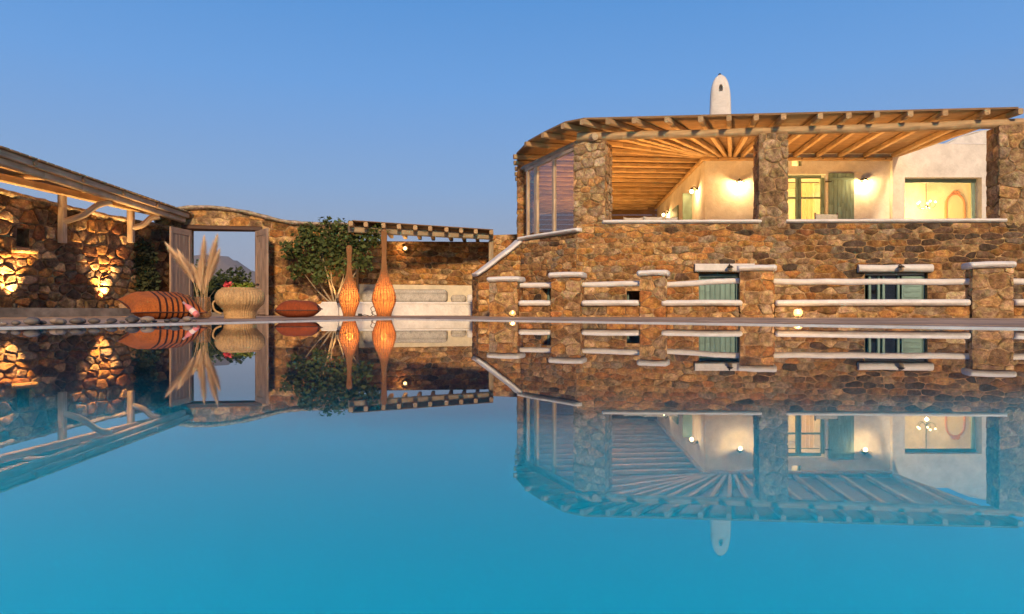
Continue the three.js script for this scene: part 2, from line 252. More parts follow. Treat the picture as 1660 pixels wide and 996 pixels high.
// ---- foliage
function leafMass(blobs, n, size, rand, hue) { // leaf-sized folded faces through the volume of several clumps
  const P = [], C = [], UV = [], tot = blobs.reduce((s, b) => s + b[3] * b[4] * b[5], 0);
  for (const [x, y, z, rx, ry, rz] of blobs) { const k = Math.round(n * rx * ry * rz / tot);
    for (let i = 0; i < k; i++) {
      const d = V(rand() - .5, rand() - .5, rand() - .5).normalize(), r = rand() ** .45, c = V(x + d.x * rx * r, y + d.y * ry * r, z + d.z * rz * r);
      const L = size * (.6 + rand() * .8), ax = V(rand() - .5, rand() * .7 - .45, rand() - .5).normalize(), sd = new THREE.Vector3().crossVectors(ax, V(rand() - .5, rand() - .5, rand() - .5)).normalize(), up = new THREE.Vector3().crossVectors(sd, ax), f = .25 + rand() * .2;
      const a = c, b = c.clone().addScaledVector(ax, L), m = c.clone().addScaledVector(ax, L * .45), l = m.clone().addScaledVector(sd, L * f).addScaledVector(up, L * .1), q = m.clone().addScaledVector(sd, -L * f).addScaledVector(up, L * .1), t = .65 + rand() * .6, g = rand();
      for (const p of [a, l, b, a, b, q]) { P.push(p.x, p.y, p.z); C.push(t * (hue[0] + g * hue[3]), t * (hue[1] + g * hue[3] * .8), t * hue[2]); UV.push(p.x, p.y); }
    } }
  const g = new THREE.BufferGeometry(); g.setAttribute('position', new THREE.Float32BufferAttribute(P, 3)); g.setAttribute('color', new THREE.Float32BufferAttribute(C, 3)); g.setAttribute('uv', new THREE.Float32BufferAttribute(UV, 2)); g.computeVertexNormals(); return g;
}
const leafMat = new THREE.MeshPhysicalMaterial({ color: 0xffffff, vertexColors: true, roughness: .75, side: THREE.DoubleSide });
function branch(a, b, r0, r1, rand, bend = .1) { const m = a.clone().lerp(b, .5).add(V((rand() - .5) * bend, (rand() - .5) * bend, (rand() - .5) * bend)), c = new THREE.CatmullRomCurve3([a, m, b]), g = new THREE.TubeGeometry(c, 10, 1, 6, false), p = g.attributes.position;
  for (let i = 0; i < p.count; i++) { const f = Math.floor(i / 7) / 10, k = c.getPointAt(f), r = r0 + (r1 - r0) * f; p.setXYZ(i, k.x + (p.getX(i) - k.x) * r, k.y + (p.getY(i) - k.y) * r, k.z + (p.getZ(i) - k.z) * r); } return g; }

// ================================================================== THE SETTING: pool, deck, ground
const R = mulberry(2024);
const DK = .018;
const POOL = [[-1.9, 11.07], [-6.18, -.6], [9.51, -.6]];
function grow(poly, d) { // outline moved outwards by d
  const n = poly.length, sg = Math.sign(areaOf(poly)), L = poly.map((p, i) => { const q = poly[(i + 1) % n], k = Math.hypot(q[0] - p[0], q[1] - p[1]), nx = (q[1] - p[1]) / k * sg, ny = -(q[0] - p[0]) / k * sg; return [nx, ny, nx * p[0] + ny * p[1] + d]; });
  return poly.map((p, i) => { const a = L[(i + n - 1) % n], b = L[i], k = a[0] * b[1] - a[1] * b[0]; return [(a[2] * b[1] - a[1] * b[2]) / k, (a[0] * b[2] - a[2] * b[0]) / k]; });
}
structure('ground', slab([[-6000, -6000], [6000, -6000], [6000, 6000], [-6000, 6000]], -.5, -.3, [[[-12.4, -8.9], [13.9, -8.9], [13.9, 20.5], [-12.4, 20.5]]]), M.dirt);
const deckEdge = x => 14.45 - (x + .5) / 3;
structure('pool_deck', slab([[-12.5, -9], [14, -9], [14, deckEdge(14)], [-.5, 14.45], [-.5, 21], [-12.5, 21]], -2.8, DK, [grow(POOL, .46)]), M.deck);
structure('sunken_passage', slab([[-.48, 14.5], [14, deckEdge(14) + .05], [14, 21], [-.48, 21]], -1.75, -1.25), M.concrete);
const poolMat = std([.008, .16, .20], { roughness: .8 });
{ const pr = [[-.9, -1.15], ...[...Array(25)].map((_, i) => { const t = i / 24; return [2.0 + t * 2.6, -1.15 - 1.4 * t * t * (3 - 2 * t)]; }), [11.6, -2.55], [11.6, -2.75], [-.9, -2.75]], sh = new THREE.Shape(pr.map(p => new THREE.Vector2(...p))), g = new THREE.ExtrudeGeometry(sh, { depth: 17.6, bevelEnabled: false }); // profile across the pool; invented deep end keeps the far water dark
  g.rotateY(Math.PI / 2); g.translate(-7, 0, 0); structure('pool_floor', toCreasedNormals(g, .4), poolMat); }
structure('pool_wall', slab(grow(POOL, .4), -2.7, -.05, [POOL]), poolMat);
{ // coping: a white lip at the water and dark joints between the slabs behind it
  const lip = thing('pool_coping', 'narrow white rendered lip with mauve stone slabs around the pool edge', 'coping');
  mesh('white_lip', slab(grow(POOL, .07), -.05, .012, [POOL]), M.copingEdge, lip);
  const a = grow(POOL, .078), b = grow(POOL, .45);
  for (let i = 0; i < 3; i++) { const j = (i + 1) % 3, L = Math.hypot(a[j][0] - a[i][0], a[j][1] - a[i][1]), n = Math.round(L / .9), p = (q, f) => [q[i][0] + (q[j][0] - q[i][0]) * f, q[i][1] + (q[j][1] - q[i][1]) * f];
    for (let k = 0; k < n; k++) { const f0 = k / n + .004, f1 = (k + 1) / n - .004; mesh('coping_slab', slab([p(a, f0), p(a, f1), p(b, f1), p(b, f0)], -.05,   .010 + R() * .004), M.coping, lip); } }
  settle(lip);
}
structure('pool_water', slab(grow(POOL, .03), -2.73, 0), phys([1, 1, 1], { transmission: 1, roughness: 0, thickness: 1.5, ior: 1.333, attenuationColor: col(.05, .80, .86), attenuationDistance: 1.5 }));
for (const [x, d, to] of [[-4.6, -.6, [0, 1]], [-2.3, -.6, [0, 1]], [0, -.6, [0, 1]], [2.3, -.6, [0, 1]], [4.6, -.6, [0, 1]], [6.9, -.6, [0, 1]]]) {
  const l = thing('underwater_light', 'round underwater pool light set in the blue pool wall', 'pool light', 'pool lights under the water');
  const g = lathe([[.001, 0], [.11, 0], [.12, .02], [.12, .035], [.10, .04]], 24); g.rotateX(Math.PI / 2); g.rotateY(Math.atan2(to[0], -to[1])); mesh('housing', g.translate(x, -.42, -d), M.whiteWood, l);
  const e = new THREE.SphereGeometry(.095, 20, 10); e.scale(1, 1, .35); e.rotateY(Math.atan2(to[0], -to[1])); mesh('lamp_lens', e.translate(x + to[0] * .03, -.42, -d - to[1] * .03), glow([.75, .95, 1], 3), l);
  settle(l); point(col(.5, 1, .97), 39, V(x + to[0] * .14, -.42, -d - to[1] * .14), scene, 4);
}

// ================================================================== LEFT SIDE: garden wall, planter, lean-to pergola
const LW = lineMap([-10.75, 8.5], [-8.55, 17]), lu = d => (d - 8.5) * LW.L / 8.5;
const lerpTab = tab => x => { let i = 0; while (i < tab.length - 2 && tab[i + 1][0] < x) i++; const [a, p] = tab[i], [b, q] = tab[i + 1], t = clamp((x - a) / (b - a)); return p + (q - p) * t; };
const ltop = lerpTab([[0, 2.5], [lu(12.84), 2.37], [lu(14), 2.27], [lu(15.4), 2.22], [LW.L, 2.18]]);
const wobble = (f, a, s) => x => f(x) + (nD(x * .13 + s, .37) - .5) * a;
{
  const g = thing('garden_wall', 'rough rubble stone garden wall with small square niche, lit by two uplights', 'wall');
  const niche = [lu(13.14), lu(13.40), 1.38, 1.74], W = { u0: 0, u1: LW.L, bot: () => -.3, top: wobble(ltop, .1, 0), holes: [niche], map: LW };
  mesh('mortar', core(W, .5), M.mortarDark, g);
  mesh('niche_back', (() => { const q = [LW(niche[0], niche[2], -.3), LW(niche[1], niche[2], -.3), LW(niche[1], niche[3], -.3), LW(niche[0], niche[3], -.3)]; const b = new THREE.BufferGeometry().setFromPoints([q[0], q[1], q[2], q[0], q[2], q[3]]); b.setAttribute('uv', new THREE.Float32BufferAttribute([0, 0, 1, 0, 1, 1, 0, 0, 1, 1, 0, 1], 2)); b.computeVertexNormals(); return b; })(), M.mortarDark, g);
  masonry(g, [{ ...W, u0: lu(11.6) }], { sx: .30, sy: .20, gap: .03, proud: .04 }, 31, from([...warm, ...brown]));
  mesh('niche_sill', roundedStrip([LW(niche[0] - .12, 1.30, .06), LW(niche[1] + .1, 1.31, .06)], .16, .10, R), warm[2], g);
  mesh('capping', roundedStrip([0, 1, 2, 3, 4, 5, 6, 7, 8, LW.L].map(u => LW(u, W.top(u) + .02, -.22)), .56, .13, R, .02), M.mortarCap, g);
  settle(g);
}
{
  const g = thing('planter_kerb', 'low grey concrete planter kerb along the foot of the garden wall', 'kerb');
  const p = (u, w) => { const q = LW(u, 0, w); return [q.x, -q.z]; };
  mesh('kerb', slab([p(0, .36), p(0, .52), p(LW.L - .2, .52), p(LW.L - .2, .36)], DK + .001, .195), M.concrete, g);
  mesh('soil', slab([p(0, .001), p(0, .36), p(LW.L - .2, .36), p(LW.L - .2, .001)], DK + .001, .12), M.dirt, g);
  settle(g);
  const b = thing('planter_block', 'small sandstone block in the planter at the foot of the dark climber', 'block');
  mesh('block', slab([p(lu(15.35), .16), p(lu(15.35), .5), p(lu(16.5), .5), p(lu(16.5), .16)], .2, .30), M.deck, b); settle(b);
}
function uplight(p, to, power, label, ang = .75) {
  const l = thing('ground_uplight', label, 'uplight', 'warm ground spotlights');
  const d = to.clone().sub(p).normalize(), q = new THREE.Quaternion().setFromUnitVectors(V(0, 1, 0), d), put = g => g.applyQuaternion(q).translate(p.x, p.y, p.z);
  mesh('housing', put(lathe([[.001, -.10], [.035, -.10], [.042, -.06], [.042, .005], [.036, .005], [.034, -.02]], 18)), M.iron, l);
  mesh('lamp_lens', put(lathe([[.001, .0], [.02, -.002], [.034, -.012]], 18)), glow([1, .62, .22], 14), l);
  mesh('spike', new THREE.CylinderGeometry(.008, .004, .16, 8).translate(p.x, p.y - .14, p.z), M.iron, l);
  settle(l); const s = p.clone().addScaledVector(d, .03); spot(AMBER, power, s, to, ang, scene, 1.5);
}
uplight(LW(lu(12.98), .27, .17), LW(lu(13.0), 2.3, .0), 58, 'warm spotlight under the square wall niche', .62);
uplight(LW(lu(15.02), .27, .17), LW(lu(15.04), 2.3, .0), 58, 'warm spotlight beside the dark climber on the garden wall', .62);
{ // lean-to pergola on brackets
  const g = thing('lean_to_pergola', 'narrow slatted timber pergola cantilevered over the garden wall on knee braces', 'pergola'), r = mulberry(7);
  const out = d => V(-8.05 - (16.9 - d) * .0614, 2.51 + (16.9 - d) * .042, -d), inn = d => V(-8.65 - (16.9 - d) * .2583, 2.44 + (16.9 - d) * .035, -d);
  const dn = 7.6, df = 16.95;
  mesh('wall_beam', bar(inn(dn).add(V(.22, .03, 0)), inn(df).add(V(.22, .03, 0)), .12, .15, r, .003), M.wood, g);
  mesh('outer_beam', bar(out(dn).add(V(-.12, -.12, 0)), out(df).add(V(-.12, -.12, 0)), .13, .13, r, .003), M.woodPale, g);
  mesh('fascia_beam', bar(out(dn).add(V(.0, -.015, 0)), out(df).add(V(.0, -.015, 0)), .07, .11, r, .003), M.woodPale, g);
  for (let d = 8.2; d < 16.8; d += 1.23) mesh('joist', log(inn(d).add(V(-.1, .16, 0)), out(d).add(V(.07, -.015 + .01, 0)), .05, r, .006), M.wood2, g);
  for (let d = dn + .1; d < df; d += .205) { const a = inn(d).add(V(-.2, .22, 0)), b = out(d).add(V(.10, .06, 0)); mesh('roof_board', bar(a, b, .19, .025, r, .006), r() < .5 ? M.wood2 : M.wood, g); }
  for (const d of [10.9, 14.03, 15.75]) {
    const u = lu(d), a = LW(u, 1.53 + (d > 15 ? .18 : 0), .09), b = LW(u, 2.5 + (16.9 - d) * .035 - .03, .09);
    mesh('bracket_post', bar(a, b, .14, .13, r, .006, V(0, 0, 1)), M.woodPale, g);
    const e = out(d + .25).add(V(-.16, -.2, 0)), s = a.clone().lerp(b, .42).add(V(.03, 0, 0)), m1 = s.clone().lerp(e, .4).add(V(0, -.03, 0)), m2 = s.clone().lerp(e, .72).add(V(0, .05, 0));
    mesh('knee_brace', tube([s, m1, m2, e], .068, 20, 8), M.woodPale, g);
  }
  settle(g);
}

// ================================================================== ARCHED GATE WALL with open doors
const AA = [-8.9, 17.0], AB = [-3.98, 17.45], AW = lineMap(AA, AB);
const au = c => { const p = meet(c, AA, AB); return Math.hypot(p[0] - AA[0], p[1] - AA[1]); };
const atop = lerpTab([[252, 358], [268, 345], [285, 337.5], [310, 334], [345, 334], [375, 337.5], [400, 342], [420, 347], [440, 352.5], [460, 357], [480, 359.5], [510, 361], [575, 362.5]].map(([c, y]) => { const p = meet(c, AA, AB); return [au(c), hy(y, p[1]) - .07]; }));
{
  const g = thing('gate_wall', 'rubble stone garden wall rising in a soft curve over an open doorway', 'wall');
  const d0 = au(303), d1 = au(415), W = { u0: 0, u1: AW.L, bot: () => -.3, top: atop, holes: [[d0, d1, -.3, 2.18]], map: AW };
  mesh('mortar', core(W, .45, .2), M.mortar, g);
  masonry(g, [W], { sx: .30, sy: .19, gap: .026, proud: .017 }, 53, from([...warm, ...warm, ...brown.slice(0, 4)]));
  const N = 40; mesh('capping', roundedStrip([...Array(N + 1)].map((_, i) => { const u = AW.L * i / N; return AW(u, atop(u) + .03, -.2); }), .62, .12, R, .012), M.mortarCap, g);
  mesh('lintel', bar(AW(d0 - .12, 2.235, -.06), AW(d1 + .16, 2.205, -.06), .25, .11, R, .008), M.darkWood, g);
  mesh('threshold', (() => { const p = (u, w) => { const q = AW(u, 0, w); return [q.x, -q.z]; }; return slab([p(d0 + .01, -.42), p(d0 + .01, -.02), p(d1 - .01, -.02), p(d1 - .01, -.42)], DK + .001, .10); })(), M.concrete, g);
  const leaf = (h, e, label) => { // hinge and free end on plan
    const D = new THREE.Group(); D.name = 'door_leaf'; D.userData.label = label; g.add(D); const A = V(h[0], 0, -h[1]), B = V(e[0], 0, -e[1]), L = A.distanceTo(B), u = B.clone().sub(A).normalize(), n = V(-u.z, 0, u.x), P = (s, y, w) => A.clone().addScaledVector(u, s).addScaledVector(n, w).setY(y), top = 2.14;
    const rr = mulberry(Math.round(L * 1000));
    for (let k = 0; k < 5; k++) { const a = .1 + (L - .2) * k / 5 + .003, b = .1 + (L - .2) * (k + 1) / 5 - .003; mesh('plank', bar(P((a + b) / 2, DK + .15, 0), P((a + b) / 2, top - .14, 0), b - a, .025, rr, 0, n), M.doorWood, D); }
    for (const s of [.05, L - .05]) mesh('stile', bar(P(s, DK + .012, 0), P(s, top, 0), .1, .05, rr, .002, n), M.doorWood, D);
    for (const y of [DK + .1, top - .075]) mesh('rail', bar(P(.1, y, 0), P(L - .1, y, 0), .046, .15, rr), M.doorWood, D);
    for (const sg of [-1, 1]) { const m = mesh('handle', bar(P(L - .07, .98, sg * .035), P(L - .07, 1.12, sg * .035), .03, .02, rr), M.iron, D); }
    mesh('bolt', bar(P(.12, .80, .035), P(.3, .80, .035), .02, .03, rr), M.iron, D);
    for (const y of [.5, 1.9]) mesh('hinge', bar(P(-.02, y, 0), P(.0, y + .09, 0), .03, .03, rr), M.iron, D);
    settle(D);
  };
  const hl = meet(311, AA, AB), hr = meet(416, AA, AB);
  leaf([hl[0], hl[1] - .06], [hl[0] - .10, hl[1] - .90], 'weathered plank door leaf folded back beside the pampas grass');
  leaf([hr[0], hr[1] - .06], [hr[0] + .52, hr[1] - .68], 'weathered plank door leaf opened behind the round wicker planter');
  settle(g);
}
// what lies beyond the doorway
{
  const r = mulberry(91), hedge = (x, d, w, h, label, hue) => { const t = thing('garden_shrub', label, 'shrub', 'shrubs beyond the doorway'); const bl = []; for (let k = 0; k < 7; k++) bl.push([x + (r() - .5) * w, -.3 + h * (.25 + .55 * r()), -d + (r() - .5) * 1.2, w * .32, h * .32, .7]);
    bl.push([x, h * .15, -d, w * .5, h * .5, .8]);
    for (let k = 0; k < 3; k++) mesh('stem', branch(V(x + (r() - .5) * .3, -.35, -d), V(x + (r() - .5) * w * .6, h * .4, -d + (r() - .5) * .4), .03, .01, r), M.darkWood, t);
    mesh('foliage', leafMass(bl, 5200, .13, r, hue), leafMat, t); settle(t); };
  hedge(-9.6, 21.5, 2.0, 1.85, 'tall dark green shrub behind the pampas plumes outside the doorway', [.035, .06, .02, .03]);
  hedge(-8.1, 22.5, 2.2, 1.45, 'broad olive green shrub in the middle of the doorway view', [.06, .085, .02, .05]);
  hedge(-6.9, 22.2, 1.9, 1.32, 'yellowish green shrub outside the doorway, above the planter', [.07, .085, .02, .05]);
  hedge(-10.9, 23.5, 2.2, 1.6, 'dark shrub outside, hidden behind the open door leaf', [.035, .06, .02, .03]);
  // the far hill with a few white houses on its summit
  const P = [], I = [], nx = 70, nz = 30, prof = lerpTab([[-2600, 30], [-2000, 60], [-1700, 120], [-1560, 180], [-1430, 252], [-1370, 262], [-1300, 252], [-1210, 190], [-1100, 150], [-900, 60], [-500, 20], [2500, 8]]);
  for (let j = 0; j <= nz; j++) for (let i = 0; i <= nx; i++) { const x = -2600 + 5100 * i / nx, f = j / nz, ridge = Math.sin(Math.PI * f), y = prof(x) * ridge ** 1.3 * (1 + (nA(i * .06, j * .11) - .5) * .35) - 3; P.push(x, y, -(2600 + 1000 * f)); }
  for (let j = 0; j < nz; j++) for (let i = 0; i < nx; i++) { const a = j * (nx + 1) + i, b = a + nx + 1; I.push(a, a + 1, b, a + 1, b + 1, b); }
  const hg = new THREE.BufferGeometry(); hg.setAttribute('position', new THREE.Float32BufferAttribute(P, 3)); hg.setIndex(I); hg.computeVertexNormals();
  structure('far_hill', hg, std([.17, .14, .13], { roughness: 1 }));
  for (const [x, w, h, y] of [[-1402, 6, 4, 252], [-1388, 5, 5, 255], [-1372, 4, 6, 257], [-1360, 7, 4, 255]]) { const t = thing('hilltop_house', 'tiny white house on the summit of the distant hill', 'house', 'white houses on the hilltop'); mesh('wall', box(x - w / 2, x + w / 2, y - 12, y + h, -3108, -3095, .5), M.white, t); mesh('roof', box(x - w / 2 - 1, x + w / 2 + 1, y + h, y + h + 2, -3109, -3094, .5), M.white, t); settle(t); }
}

// ================================================================== BENCH CORNER under the rear pergola
const BA = [sx(535, 18.15), 18.15], BB = [sx(800, 19.35), 19.35], BW = lineMap(BA, BB);
{
  const g = thing('bench_back_wall', 'rubble stone wall behind the white bench, shaded by the pergola', 'wall');
  const W = { u0: 0, u1: BW.L, bot: () => -.3, top: u => 2.0 + u * .02, map: BW };
  mesh('mortar', core(W, .4), M.mortar, g);
  masonry(g, [{ ...W, o: { v0: .6 } }], { sx: .32, sy: .13, gap: .022, proud: .02 }, 71, from([...warm, ...warm, ...brown.slice(0, 4)]));
  settle(g);
}
{
  const g = thing('white_bench', 'long whitewashed masonry bench built along the shaded wall', 'bench');
  const f0 = [sx(520, 16.7), 16.7], f1 = [sx(792, 17.35), 17.35];
  mesh('seat', slab([f0, f1, [f1[0] + .1, 19.2], [f0[0] + .2, 18.2]], DK + .001, .33), M.white, g);
  mesh('seat_edge', roundedStrip([V(f0[0], .325, -f0[1] - .06), V(f1[0], .325, -f1[1] - .06)], .14, .07, R, .004), M.white, g);
  const p = (u, w) => { const q = BW(u, 0, w); return [q.x, -q.z]; };
  mesh('backrest', slab([p(.3, .04), p(BW.L - .25, .04), p(BW.L - .25, .24), p(.3, .24)], .33, .84), M.cream, g);
  mesh('armrest', box(sx(757, 17.6), sx(781, 17.6), .33, .56, -18.3, -17.62, .04), M.white, g);
  settle(g);
  const cushion = (c0, c1, d, y0, y1, z, label, mat) => { const t = thing('bench_cushion', label, 'cushion'); const gm = box(sx(c0, d), sx(c1, d), y0, y1, -d - z, -d, .11); mesh('cover', gm, mat, t); mesh('piping', tube([V(sx(c0, d) + .03, y1 - .1, -d + .004), V((sx(c0, d) + sx(c1, d)) / 2, y1 - .098, -d + .006), V(sx(c1, d) - .03, y1 - .1, -d + .004)], .007, 20, 6), mat, t); settle(t); };
  cushion(585, 724, 17.75, .345, .70, .45, 'long white bench cushion leaning behind the wicker lamps', M.linen);
  cushion(730, 755, 17.9, .345, .56, .45, 'short grey cushion beside the white bench armrest', M.canvas);
  const ped = thing('planter_plinth', 'low white plinth holding the small tree beside the bench', 'plinth');
  mesh('plinth', slab([[sx(508, 16.55), 16.55], [sx(548, 16.66), 16.66], [sx(548, 16.66), 17.2], [sx(500, 16.55), 17.15]], DK + .001, .30), M.white, ped); settle(ped);
}
{ // rear pergola
  const g = thing('bench_pergola', 'timber pergola over the white bench with a row of rafter ends', 'pergola'), r = mulberry(17);
  const FA = [sx(565, 16.4), 16.4], FB = [sx(797, 18.3), 18.3], f = c => meet(c, FA, FB);
  mesh('front_beam', bar(V(FA[0], 2.10, -FA[1]), V(FB[0] + .02, 2.12, -FB[1]), .13, .16, r, .01), M.woodGrey, g);
  const n = [.555, -.83]; // plan direction from the back wall to the front edge
  const tips = [566, 590, 618, 643, 669, 693, 719, 742.5, 766, 791];
  const line = tips.map(c => { const p = f(c); return [V(p[0] + .10, 2.205, -(p[1] - .28)), V(p[0] + (p[0] > -2 ? .05 : -.05), 2.16, -(p[1] + 1.75))]; });
  for (const [a, b] of line) mesh('rafter', bar(a, b, .1, .11, r, .008), M.wood, g);
  for (let i = 0; i < line.length - 1; i++) for (let k = 0; k < 9; k++) { const [a, b] = line[i], [c, d] = line[i + 1], y = V(0, .072, 0), t = (k + .5) / 9; mesh('roof_board', bar(a.clone().lerp(b, t).add(y), c.clone().lerp(d, t).add(y), .215, .022, r), r() < .5 ? M.board : M.board2, g); }
  for (const c of [796]) { const p = f(c); mesh('post', bar(V(p[0], DK, -(p[1] + .1)), V(p[0], 2.03, -(p[1] + .1)), .13, .13, r, .008, V(0, 0, 1)), M.woodGrey, g); }
  settle(g);
}
{ // round wall lamp
  const p = BW(meetU(657), 1.84, .03), l = thing('wall_lamp', 'small round glowing lamp on the dark wall under the pergola', 'lamp');
  const a = lathe([[.001, 0], [.08, 0], [.085, .02], [.07, .04]], 24); a.rotateX(Math.PI / 2); a.translate(p.x, p.y, p.z); mesh('backplate', a, M.iron, l);
  mesh('lamp_globe', new THREE.SphereGeometry(.045, 20, 14).translate(p.x, p.y, p.z + .07), glow([1, .66, .26], 6), l); settle(l);
  point(AMBER, .8, V(p.x, p.y, p.z + .07), scene, 1.5);
}
function meetU(c) { const p = meet(c, BA, BB); return Math.hypot(p[0] - BA[0], p[1] - BA[1]); }

// ---- plants
{
  const r = mulberry(303), t = thing('bougainvillea_tree', 'small multi-stemmed leafy tree on a white plinth against the gate wall', 'tree'), b = V(sx(543, 16.9), .3, -16.9);
  const tips = [[470, 405], [490, 440], [500, 380], [520, 400], [545, 372], [560, 420], [585, 385], [600, 410], [612, 372], [530, 440]].map(([c, y]) => V(sx(c, 16.7 + r() * .3), hy(y, 16.8), -16.55 - r() * .5));
  tips.forEach((e, i) => mesh(i < 4 ? 'trunk' : 'limb', branch(b.clone().add(V((r() - .5) * .18, -.02, (r() - .5) * .15)), e, .026, .008, r, .22), M.woodGrey, t));
  const bl = [[478, 405, .34, .30], [500, 380, .36, .3], [505, 425, .34, .3], [530, 395, .45, .38], [550, 372, .36, .26], [548, 425, .40, .30], [575, 395, .42, .33], [590, 425, .26, .24], [605, 385, .26, .26], [522, 450, .26, .18], [480, 440, .18, .2], [610, 368, .3, .12], [524, 358, .12, .12]].map(([c, y, a, h]) => [sx(c, 16.75), hy(y, 16.75), -16.75, a, h, .36]);
  mesh('crown', leafMass(bl, 2700, .11, r, [.05, .08, .02, .045]), leafMat, t); settle(t);
  uplight(V(sx(542, 16.5) + .06, .43, -16.58), V(sx(536, 16.9), 2.2, -17.2), 2.2, 'warm spotlight on the white plinth under the small tree', .95);
  const s = thing('wall_climber', 'dark bushy climber in the corner between garden wall and gate wall', 'shrub'), c = V(sx(206, 16.1), .28, -16.1);
  for (const [q, y] of [[185, 400], [200, 395], [215, 410], [232, 400], [208, 440], [240, 430]]) mesh('stem', branch(c.clone().add(V((r() - .5) * .2, 0, (r() - .5) * .1)), V(sx(q, 16.1), hy(y, 16.1), -16.1 - r() * .2), .018, .006, r, .2), M.darkWood, s);
  mesh('foliage', leafMass([[188, 405, .26, .32], [205, 430, .38, .46], [228, 415, .32, .40], [198, 470, .32, .34], [232, 455, .36, .38], [215, 395, .26, .24]].map(([q, y, a, h]) => [sx(q, 16.1), hy(y, 16.1), -16.1, a, h, .26]), 6500, .095, r, [.022, .034, .014, .02]), leafMat, s); settle(s);
}

// ================================================================== THINGS ON THE DECK
function pillow(w, d, h, pinch = .10, n = 28) { // square floor cushion with pointed corners
  const P = [], UV = [], I = [];
  for (const sg of [1, -1]) { const o = P.length / 3;
    for (let j = 0; j <= n; j++) for (let i = 0; i <= n; i++) { const a = i / n * 2 - 1, b = j / n * 2 - 1, x = a * (1 - pinch * (1 - Math.abs(b) ** 2) * a * a), z = b * (1 - pinch * (1 - Math.abs(a) ** 2) * b * b), e = Math.max(0, (1 - a ** 4) * (1 - b ** 4)) ** .72, wr = 1 + (nA(i * .03, j * .03) - .5) * .25; P.push(x * w / 2, sg * e * h / 2 * wr * (sg < 0 ? .8 : 1), z * d / 2); UV.push(i / n, j / n); }
    for (let j = 0; j < n; j++) for (let i = 0; i < n; i++) { const k = o + j * (n + 1) + i; sg > 0 ? I.push(k, k + n + 1, k + 1, k + 1, k + n + 1, k + n + 2) : I.push(k, k + 1, k + n + 1, k + 1, k + n + 2, k + n + 1); } }
  const g = new THREE.BufferGeometry(); g.setAttribute('position', new THREE.Float32BufferAttribute(P, 3)); g.setAttribute('uv', new THREE.Float32BufferAttribute(UV, 2)); g.setIndex(I); g.computeVertexNormals(); return g;
}
const stripeTex = (lines, base, dark, split) => texture(256, (u, v) => { let k = .78 + (nC(u * 2, v * 2) - .5) * .35 + (nA(u, v) - .5) * .25; let c = base; for (const l of lines) if (Math.abs(u - l) < .014) c = dark; return c.map(x => clamp(x * k)); }, true);
function cushionThing(label, x, d, w, dp, h, turn, tiltX, tex) {
  const t = thing('floor_cushion', label, 'cushion', 'rust coloured floor cushions'); const o = new THREE.Object3D(); t.add(o); t.remove(o);
  const E = new THREE.Matrix4().makeRotationFromEuler(new THREE.Euler(tiltX, turn, 0, 'YXZ'));
  const g = pillow(w, dp, h).applyMatrix4(E); g.computeBoundingBox(); const dy = DK - g.boundingBox.min.y; g.translate(x, dy, -d);
  mesh('cover', g, new THREE.MeshStandardMaterial({ map: tex, roughness: .95 }), t);
  const q = [[-1, -1], [1, -1], [1, 1], [-1, 1]], pts = []; for (let s = 0; s < 4; s++) for (let k = 0; k < 8; k++) { const [a0, b0] = q[s], [a1, b1] = q[(s + 1) % 4], f = k / 8, a = a0 + (a1 - a0) * f, b = b0 + (b1 - b0) * f; pts.push(V(a * (1 - .10 * (1 - b * b) * a * a) * w / 2, 0, b * (1 - .10 * (1 - a * a) * b * b) * dp / 2).applyMatrix4(E).add(V(x, dy, -d))); }
  mesh('piping', new THREE.TubeGeometry(new THREE.CatmullRomCurve3(pts, true), 120, .008, 6, true), M.darkWood, t); settle(t);
}
cushionThing('large rust cushion with dark stripes lying beside the pink bottle', sx(262, 10.0), 10.0, 1.0, .92, .36, .72, .22, stripeTex([.38, .47, .55, .62, .69, .76, .83, .9], [.80, .43, .17], [.22, .07, .04]));
cushionThing('plain rust cushion with dark seams lying beside the small wicker lamp', sx(484, 12.4), 12.4, .80, .72, .33, .22, .04, stripeTex([.04, .96], [.66, .30, .13], [.22, .07, .04]));

function woven(prof, n, rows, amp, seed) { // basketwork surface: stakes bulge over and under the weavers
  const r = mulberry(seed), c = new THREE.CatmullRomCurve3(prof.map(([a, y]) => V(a, y, 0))), S = n * 4, P = [], UV = [], I = [], L = c.getLength();
  for (let j = 0; j <= rows; j++) { const f = j / rows, p = c.getPoint(f); for (let i = 0; i <= S; i++) { const a = i / S * Math.PI * 2, k = p.x + amp * Math.max(-.4, Math.cos(i / 4 * Math.PI * 2)) + amp * .5 * Math.cos(i / 4 * Math.PI + j * Math.PI) + (j % 2 ? amp * .25 : 0); P.push(Math.cos(a) * k, p.y, Math.sin(a) * k); UV.push(i / S * 6 * p.x, f * L); } }
  for (let j = 0; j < rows; j++) for (let i = 0; i < S; i++) { const A = j * (S + 1) + i, B = A + S + 1; I.push(A, B, A + 1, A + 1, B, B + 1); }
  const g = new THREE.BufferGeometry(); g.setAttribute('position', new THREE.Float32BufferAttribute(P, 3)); g.setAttribute('uv', new THREE.Float32BufferAttribute(UV, 2)); g.setIndex(I); g.computeVertexNormals(); return g;
}
